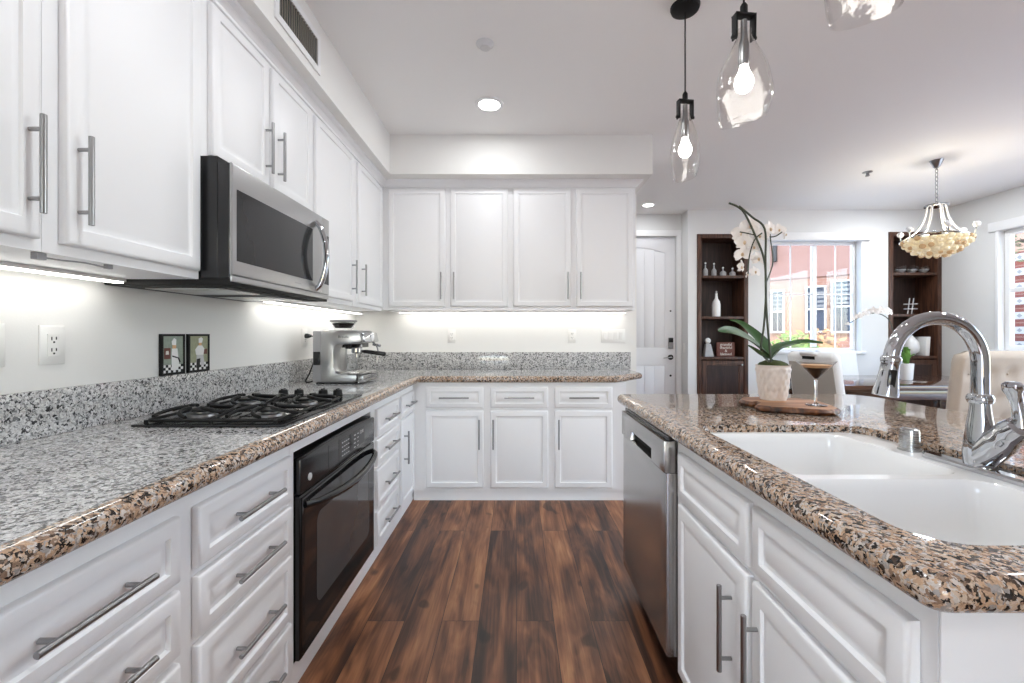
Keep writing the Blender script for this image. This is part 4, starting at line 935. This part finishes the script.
# ------------------------------------------------------------------ windows
def window(name, P, u0, v0, u1, v1, mull, grid_u, grid_v, n0, fw=.045):
    r = struct(name, MB().holed([(u0,v0),(u1,v0),(u1,v1),(u0,v1)], [[(u0+fw,v0+fw),(u1-fw,v0+fw),(u1-fw,v1-fw),(u0+fw,v1-fw)]], P, n0-.05, n0), 'trim', bevel=.003)
    mb = MB()
    for a, b, c_, d_ in mull: mb.boxP(P, a, b, c_, d_, n0-.045, n0-.004)
    struct('window_mullion', mb, 'trim', r, bevel=.002)
    mb = MB()
    for u in grid_u: mb.boxP(P, u-.006, u+.006, v0+fw, v1-fw, n0-.028, n0-.018)
    for v in grid_v: mb.boxP(P, u0+fw, u1-fw, v-.006, v+.006, n0-.030, n0-.0165)
    if grid_u or grid_v: struct('window_grille', mb, 'trim', r)
    struct('window_pane', MB().boxP(P, u0+fw-.004, u1-fw+.004, v0+fw-.004, v1-fw+.004, n0-.026, n0-.022), 'pane', r)
    return r
P = PXZ(YF)
window('window_1', P, WIN[0]+.001, WIN[1]+.001, WIN[2]-.001, WIN[3]-.001, [(3.68,3.735,WIN[1]+.045,WIN[3]-.045)], [3.42,3.98], [1.715], -.09, .032)
struct('trim_3', MB().boxP(P, WIN[0]-.06, 4.31, WIN[3]-.002, WIN[3]+.092, .0005, .035), 'trim', bevel=.003)
struct('trim_4', MB().boxP(P, WIN[0]-.03, WIN[2]+.03, WIN[1]-.035, WIN[1]-.001, .0005, .04), 'trim', bevel=.003)
window('window_2', PR, RW[0]+.001, RW[1]+.001, RW[2]-.001, RW[3]-.001, [(RW[0]+.045,RW[2]-.045,1.665,1.71),(4.00,4.04,RW[1]+.045,RW[3]-.045)], [], [], -.05, .05)
struct('trim_5', MB().boxP(PR, RW[0]-.08, RW[2]+.10, RW[3]+.001, RW[3]+.10, .0005, .025).boxP(PR, RW[2]+.001, RW[2]+.035, RW[1], RW[3], .0005, .016), 'trim', bevel=.003)
struct('trim_6', MB().boxP(PR, RW[0]-.08, RW[2]+.09, RW[1]-.035, RW[1]-.001, .0005, .06), 'trim', bevel=.003)

# ------------------------------------------------------------------ dining room
tb = Thing('dining_table', 'dark glossy wooden dining table in front of the window', 'table', (3.9, 4.4, 0))
tx0, tx1, ty0, ty1 = 2.93, 4.75, 3.88, 4.88
tb.part('tabletop', MB().box(tx0, tx1, ty0, ty1, .715, .760), 'tablewood', bevel=.006)
tb.part('apron', MB().box(tx0+.08, tx1-.08, ty0+.08, ty1-.08, .62, .7145), 'tablewood', bevel=.003)
for a in (tx0+.07, tx1-.15):
    for b in (ty0+.07, ty1-.15): tb.part('leg', MB().box(a, a+.08, b, b+.08, 0, .6195), 'tablewood', bevel=.004)
def dining_chair(label, x, y, rz, kind, zt_):
    t = Thing('dining_chair', label, 'chair', (x, y, 0), 'dining chairs around the dark table')
    R = Matrix.Rotation(rz, 4, 'Z')
    def G(p): q = R @ Vector((p[0], p[1], 0)); return (x+q.x, y+q.y, p[2])
    def gb(mb0): mb0.v = [G(p) for p in mb0.v]; return mb0
    main = {'tuft':'beige','panel':'leather','plain':'leather'}[kind]; wd = .30 if kind == 'tuft' else .235
    t.part('seat', gb(MB().box(-wd+.01, wd-.01, -.20, .27, .38, .49)), main, bevel=.03, seg=3)
    for sx_ in (-1, 1):
        for yy in (-.20, .22): t.part('leg', gb(MB().loops([[(sx_*(wd-.045)+a*.016, yy+b*.016, 0) for a, b in ((-1,-1),(1,-1),(1,1),(-1,1))], [(sx_*(wd-.045)+a*.024, yy+b*.024, .379) for a, b in ((-1,-1),(1,-1),(1,1),(-1,1))]])), 'tablewood')
    lean = .10; bz0 = .42
    def BK(u, v, n): tt = (v-bz0)/(zt_-bz0); return (u, -.215-n-lean*tt+(.02*math.cos(u/wd*PI/2)-.02)*0, v)
    nu, nv = 25, 25
    def back_surface(side):
        rows = []
        for j in range(nv):
            v = bz0+(zt_-bz0)*j/(nv-1); row = []
            tt = j/(nv-1); rr = .07 if kind == 'tuft' else .03
            dv = max(0, (v-(zt_-rr))/rr); ww = wd-rr+rr*math.sqrt(max(0, 1-dv*dv)) if kind != 'plain' else wd-rr+rr*math.sqrt(max(0,1-dv*dv))
            if kind == 'tuft': ww -= .02*(1-tt)
            for k in range(nu):
                u = -ww+2*ww*k/(nu-1); ed = min(1, (ww-abs(u))/.03); et = min(1, (zt_-v)/.03)
                puff = .04*math.sqrt(max(0, 1-(1-ed)**2))*math.sqrt(max(0, 1-(1-et)**2))
                if kind == 'tuft':
                    for (bu, bv) in [(bu_, bv_) for bv_ in (.62,.78,.94) for bu_ in ((-.2,-.07,.07,.2) if bv_ != .78 else (-.135,0,.135))]:
                        puff -= .022*math.exp(-((u-bu)**2+(v-bv)**2)/.0011)
                row.append(BK(u, v, side*puff))
            rows.append(row)
        return rows
    A, B = back_surface(1), back_surface(-1); mbk = MB()
    for S in (A, B):
        vs = [p for r_ in S for p in r_]; mbk.add(vs, [(j*nu+k, j*nu+k+1, (j+1)*nu+k+1, (j+1)*nu+k) for j in range(nv-1) for k in range(nu-1)])
    mbk.add(A[0]+B[0][::-1], [tuple(range(2*nu))])
    bk = t.part('backrest', gb(mbk), main, angle=70)
    if kind == 'tuft':
        for bv_ in (.62,.78,.94):
            for bu_ in ((-.2,-.07,.07,.2) if bv_ != .78 else (-.135,0,.135)):
                t.part('button', gb(MB().ball(BK(bu_, bv_, .021), .009, n=8, m=6)), 'beige', bk)
    if kind == 'panel':
        t.part('back_panel', gb(MB().boxP(BK, -wd+.03, wd-.02, .47, zt_-.085, .036, .045)), 'taupe', bk, bevel=.004, label='taupe fabric panel')
        t.part('grip_slot', gb(MB().boxP(BK, -.06, .06, zt_-.06, zt_-.035, .036, .0425)), 'dark', bk)
        t.part('grip', gb(MB().tube([BK(-.075, zt_-.02, .03), BK(-.06, zt_-.012, .05), BK(.06, zt_-.012, .05), BK(.075, zt_-.02, .03)], .014, 10)), 'leather', bk)
    return t
dining_chair('beige tufted upholstered dining chair behind the faucet', 3.36, 3.36, 0, 'tuft', 1.10)
dining_chair('white leather dining chair with taupe back panel behind the martini glass', 2.70, 3.58, -1.40, 'panel', 1.075)
dining_chair('plain white dining chair on the window side of the table', 3.78, 4.86, PI, 'plain', 1.04)
# table orchid
tx, ty, tz = 3.90, 4.36, .761
to = Thing('table_orchid', 'small white orchid in a white pot on the dark dining table', 'plant', (tx, ty, tz))
to.part('pot', MB().lathe([(0,0),(.045,0),(.050,.01),(.060,.16),(.061,.165),(.056,.164),(.054,.13),(0,.13)], (tx, ty, tz), 26), 'porcelain')
to.part('moss', MB().lathe([(0,.131),(.053,.131),(.04,.15),(0,.156)], (tx, ty, tz), 18), 'soil')
lv = mat('fresh_green_leaf', (.14,.30,.06), .45, var=.3, vscale=20)
for a, b in ((901,352),(910,349),(915,354),(898,357),(906,347)):
    to.part('leaf', leaf([(tx,ty,tz+.15), px(906+(a-906)*.5, b+3, ty-.02), px(a, b, ty-.05)], .022), lv)
sp = [(905,362),(899,345),(893,330),(889,320),(880,314),(868,314),(858,318),(850,323)]
to.part('flower_stem', MB().tube(smooth_path([px(a, b, ty) for a, b in sp], 5), .004, 8), 'stem')
for a, b, r in ((889,312,.05),(881,311,.05),(873,311,.045),(866,313,.04),(859,316,.04),(853,319,.032),(848,324,.022)):
    flower(to, px(a, b, ty-.03), r, random.uniform(-.6,.6), random.uniform(-.4,.3), lipm=False)
# chandelier
hx, hy = 3.69, 3.83
ch = Thing('chandelier', 'bowl chandelier of glowing amber crystals hanging over the dining table', 'chandelier', (hx, hy, 1.88))
ch.part('canopy', MB().lathe([(0,0),(.015,0),(.024,.01),(.044,.055),(.05,.065),(0,.065)], (hx, hy, CEIL-.0655), 24), 'nickel')
chn = MB()
for k in range(9):
    z = 2.365+.036*k; a = PI/2*(k % 2)
    chn.tube([(hx+.011*math.cos(q)*math.cos(a), hy+.011*math.cos(q)*math.sin(a), z+.022*math.sin(q)) for q in [2*PI*j/10 for j in range(10)]], .0028, 6, closed=True)
chn.tube([(hx,hy,2.66),(hx,hy,2.68)], .004, 6)
ch.part('chain', chn, 'nickel')
zr = 2.335
ch.part('hub', MB().lathe([(0,0),(.07,0),(.085,.006),(.085,.018),(.06,.024),(0,.03)], (hx, hy, zr), 28), 'chrome')
RZ, RR = 2.06, .225
rim = MB().tube([(hx+RR*math.cos(2*PI*k/40), hy+RR*math.sin(2*PI*k/40), RZ+.02*math.sin(4*PI*k/40)) for k in range(40)], .009, 8, closed=True)
ch.part('rim_ring', rim, 'chrome')
for k in range(6):
    a = 2*PI*k/6+.35
    ch.part('arm', MB().tube(smooth_path([(hx+.06*math.cos(a), hy+.06*math.sin(a), zr+.005), (hx+.08*math.cos(a), hy+.08*math.sin(a), zr-.10), (hx+.13*math.cos(a), hy+.13*math.sin(a), zr-.20), (hx+RR*math.cos(a), hy+RR*math.sin(a), RZ)], 5), .007, 8), 'porcelain')
for k in range(6):
    a = 2*PI*k/6+.05; ex, ey = hx+(RR+.01)*math.cos(a), hy+(RR+.01)*math.sin(a)
    q = ch.part('finial', MB().tube([(ex, ey, RZ), (ex+.012*math.cos(a), ey+.012*math.sin(a), RZ+.055)], .006, 8), 'chrome')
    ch.part('crystal_ball', MB().ball((ex+.014*math.cos(a), ey+.014*math.sin(a), RZ+.075), .026, n=10, m=7), 'porcelain', q)
bowlm = ch.part('crystal_bowl', MB().lathe([(.06,RZ-.150),(.14,RZ-.115),(.195,RZ-.06),(.215,RZ-.004),(.211,RZ-.004),(.19,RZ-.058),(.136,RZ-.112),(.06,RZ-.146)], (hx, hy, 0), 32), 'crystal', label='glowing amber crystal bowl')
proto = MB().ball((0,0,0), 1, 1, .92, 7, 5).build('crystal', 'crystal', bowlm, (0,0,0), angle=10)
proto2 = proto.copy(); proto2.data = proto.data.copy(); proto2.data.materials.clear(); proto2.data.materials.append(mat('deep_amber_crystal', (.46,.30,.15), .1, var=.4, vscale=45, emit=(1,.7,.4), estr=.08)); COL.objects.link(proto2)
random.seed(5); ncr = 0
for ring_, n in enumerate((26, 24, 20, 15, 9, 4, 1)):
    rr = (.226, .215, .187, .150, .103, .050, 0)[ring_]; z = RZ-.016-(0, .030, .062, .093, .120, .137, .142)[ring_]
    for k in range(n):
        a = 2*PI*(k+.5*(ring_ % 2))/n; s_ = random.uniform(.017,.026); src = proto2 if random.random() < .35 or ncr == 1 else proto
        c = proto if ncr == 0 else (proto2 if ncr == 1 else src.copy())
        if ncr > 1: COL.objects.link(c)
        c.location = Vector((rr*math.cos(a), rr*math.sin(a), z+random.uniform(-.005,.005)-1.88)); c.scale = (s_, s_, s_); c.rotation_euler = (0, 0, random.uniform(0, 3)); ncr += 1
lamp('chandelier_glow', 'POINT', (hx, hy, 2.03), 4, (1,.95,.88), size=.06)

# ------------------------------------------------------------------ outside
struct('ground', MB().box(-12, 22, 5.9, 24, -.25, -.12).box(5.42, 22, -12, 5.89, -.25, -.12).box(-12, 12, -16, -3.25, -.25, -.06), 'ground')
pa, pb = Vector(((740-CX)*14.6/F, 14.6)), Vector(((900-CX)*11.8/F, 11.8))
du = (pb-pa).normalized(); dn = Vector((du.y, -du.x)); Lf = (pb-pa).length
PF = lambda u, v, n: (pa.x+du.x*u+dn.x*n, pa.y+du.y*u+dn.y*n, v)
def hit(xp):            # distance along the facade seen at frame column xp
    s = (xp-CX)/F; return (s*pa.y-pa.x)/(du.x-s*du.y)
def hz_(xp, yp): u = hit(xp); return H-(yp-CY)*(pa.y+du.y*u)/F
bl = Thing('neighbour_house', 'pink house with white framed windows seen through the dining window', 'building', (pa.x+du.x*Lf/2, pa.y+du.y*Lf/2, -.12))
bl.part('stucco_wall', MB().boxP(PF, -3, Lf+2, 2.95, 7.5, -.3, .05), 'stucco')
bl.part('brick_wall', MB().boxP(PF, -3, Lf+2, -.12, 2.9495, -.3, 0), 'brick')
for a, b, y0, y1 in ((771.5,785.5,290.5,333),(806,827,286,332.5),(831.5,853,280,333)):
    u0, u1 = hit(a), hit(b); v1, v0 = hz_((a+b)/2, y0), hz_((a+b)/2, y1)
    wf = bl.part('window_frame', MB().holed([(u0,v0),(u1,v0),(u1,v1),(u0,v1)], [[(u0+.055,v0+.055),(u1-.055,v0+.055),(u1-.055,(v0+v1)/2-.03),(u0+.055,(v0+v1)/2-.03)], [(u0+.055,(v0+v1)/2+.03),(u1-.055,(v0+v1)/2+.03),(u1-.055,v1-.055),(u0+.055,v1-.055)]], PF, .051, .12).boxP(PF, (u0+u1)/2-.012, (u0+u1)/2+.012, v0+.055, v1-.055, .09, .11), 'winframe')
    bl.part('glazing', MB().boxP(PF, u0+.05, u1-.05, v0+.05, v1-.05, .052, .07), 'bluegrey', wf)
    sl = MB(); zz0 = (v0+v1)/2+.06
    while zz0 < v1-.12: sl.boxP(PF, u0+.06, u1-.06, zz0, zz0+.07, .071, .085); zz0 += .13
    bl.part('blind', sl, 'blind', wf)
u = hit(776); bl.part('wall_lamp', MB().boxP(PF, u-.05, u+.05, hz_(776,262), hz_(776,246), .051, .2), 'dark')
def bush(name, label, c, r, m, n, seed):
    random.seed(seed); mb = MB()
    for k in range(n):
        v = Vector((random.gauss(0,1), random.gauss(0,1), random.gauss(0,1))).normalized()*random.uniform(.55,1)
        p = Vector((c[0]+v.x*r[0], c[1]+v.y*r[1], c[2]+v.z*r[2]))
        a = Vector((random.gauss(0,1), random.gauss(0,1), random.gauss(0,1))).normalized(); b = a.orthogonal().normalized(); s_ = random.uniform(.05,.09)
        mb.add([p-a*s_, p+b*s_*.45, p+a*s_, p-b*s_*.45], [(0,1,2,3)])
    mb.add(*core(c, r)); return solo(name, mb, m, label, 'bush', (c[0], c[1], c[2]-r[2]), merge=False)
def core(c, r):
    q = MB().ball(c, r[0]*.7, r[1]*.7, r[2]*.7, 12, 8); return q.v, q.f
bush('green_bush', 'bright green bush low outside the dining window', (5.05, 8.0, .62), (.55,.4,.68), 'bush', 900, 1)
bush('flowering_bush', 'orange and green bush beside the bright green one outside the dining window', (6.05, 8.6, .62), (.5,.4,.78), 'bush2', 500, 2)
solo('garden_post', MB().box(4.53, 4.60, 5.80, 5.86, -.12, 2.9), 'bark', 'dark wooden post just outside the dining window', 'post', (4.565, 5.83, -.12), bevel=.004)
# peach wall and tiled brick pier outside the side window
pw = Thing('tiled_pier', 'peach garden wall with red brick and white diamond tile pier outside the side window', 'wall', (7.3, 5.8, -.12))
pw.part('stucco_wall', MB().box(7.1, 7.3, 3.6, 7.2, -.12, 4.2), 'peach')
PP = lambda u, v, n: (7.1-n, u, v)
pw.part('brick_pier', MB().boxP(PP, 5.0, 6.225, -.12, 2.38, .001, .05), 'redbrick')
z = .20
while z < 2.3:
    for k in range(5):
        u0 = 6.04-.20*k; tl = pw.part('white_tile', MB().boxP(PP, u0, u0+.13, z, z+.10, .0505, .056), 'tile')
        pw.part('diamond', MB().prism([(u0+.065,z+.02),(u0+.10,z+.05),(u0+.065,z+.08),(u0+.03,z+.05)], PP, .0562, .058), 'tiledot', tl)
    z += .205
random.seed(9); tr = Thing('tree_branch', 'leafy tree branch hanging outside the side window', 'tree', (6.6, 5.6, -.12))
tr.part('trunk', MB().tube(smooth_path([(6.75,4.6,-.12),(6.72,4.7,1.2),(6.68,4.9,2.0),(6.62,5.2,2.35),(6.45,5.62,2.42)], 5), [.06]*6+[.05]*5+[.035]*5+[.02]*4+[.01], 8), 'bark')
lm = MB()
for k in range(260):
    t = random.random(); p = Vector((6.7-.25*t+random.gauss(0,.06), 4.95+.7*t+random.gauss(0,.08), 2.3+.12*t+random.gauss(0,.12)))
    a = Vector((random.gauss(0,1), random.gauss(0,1), random.gauss(0,.6))).normalized(); b = a.orthogonal().normalized(); s_ = random.uniform(.03,.06)
    lm.add([p-a*s_, p+b*s_*.4, p+a*s_, p-b*s_*.4], [(0,1,2,3)])
tr.part('foliage', lm, 'tree', merge=False)
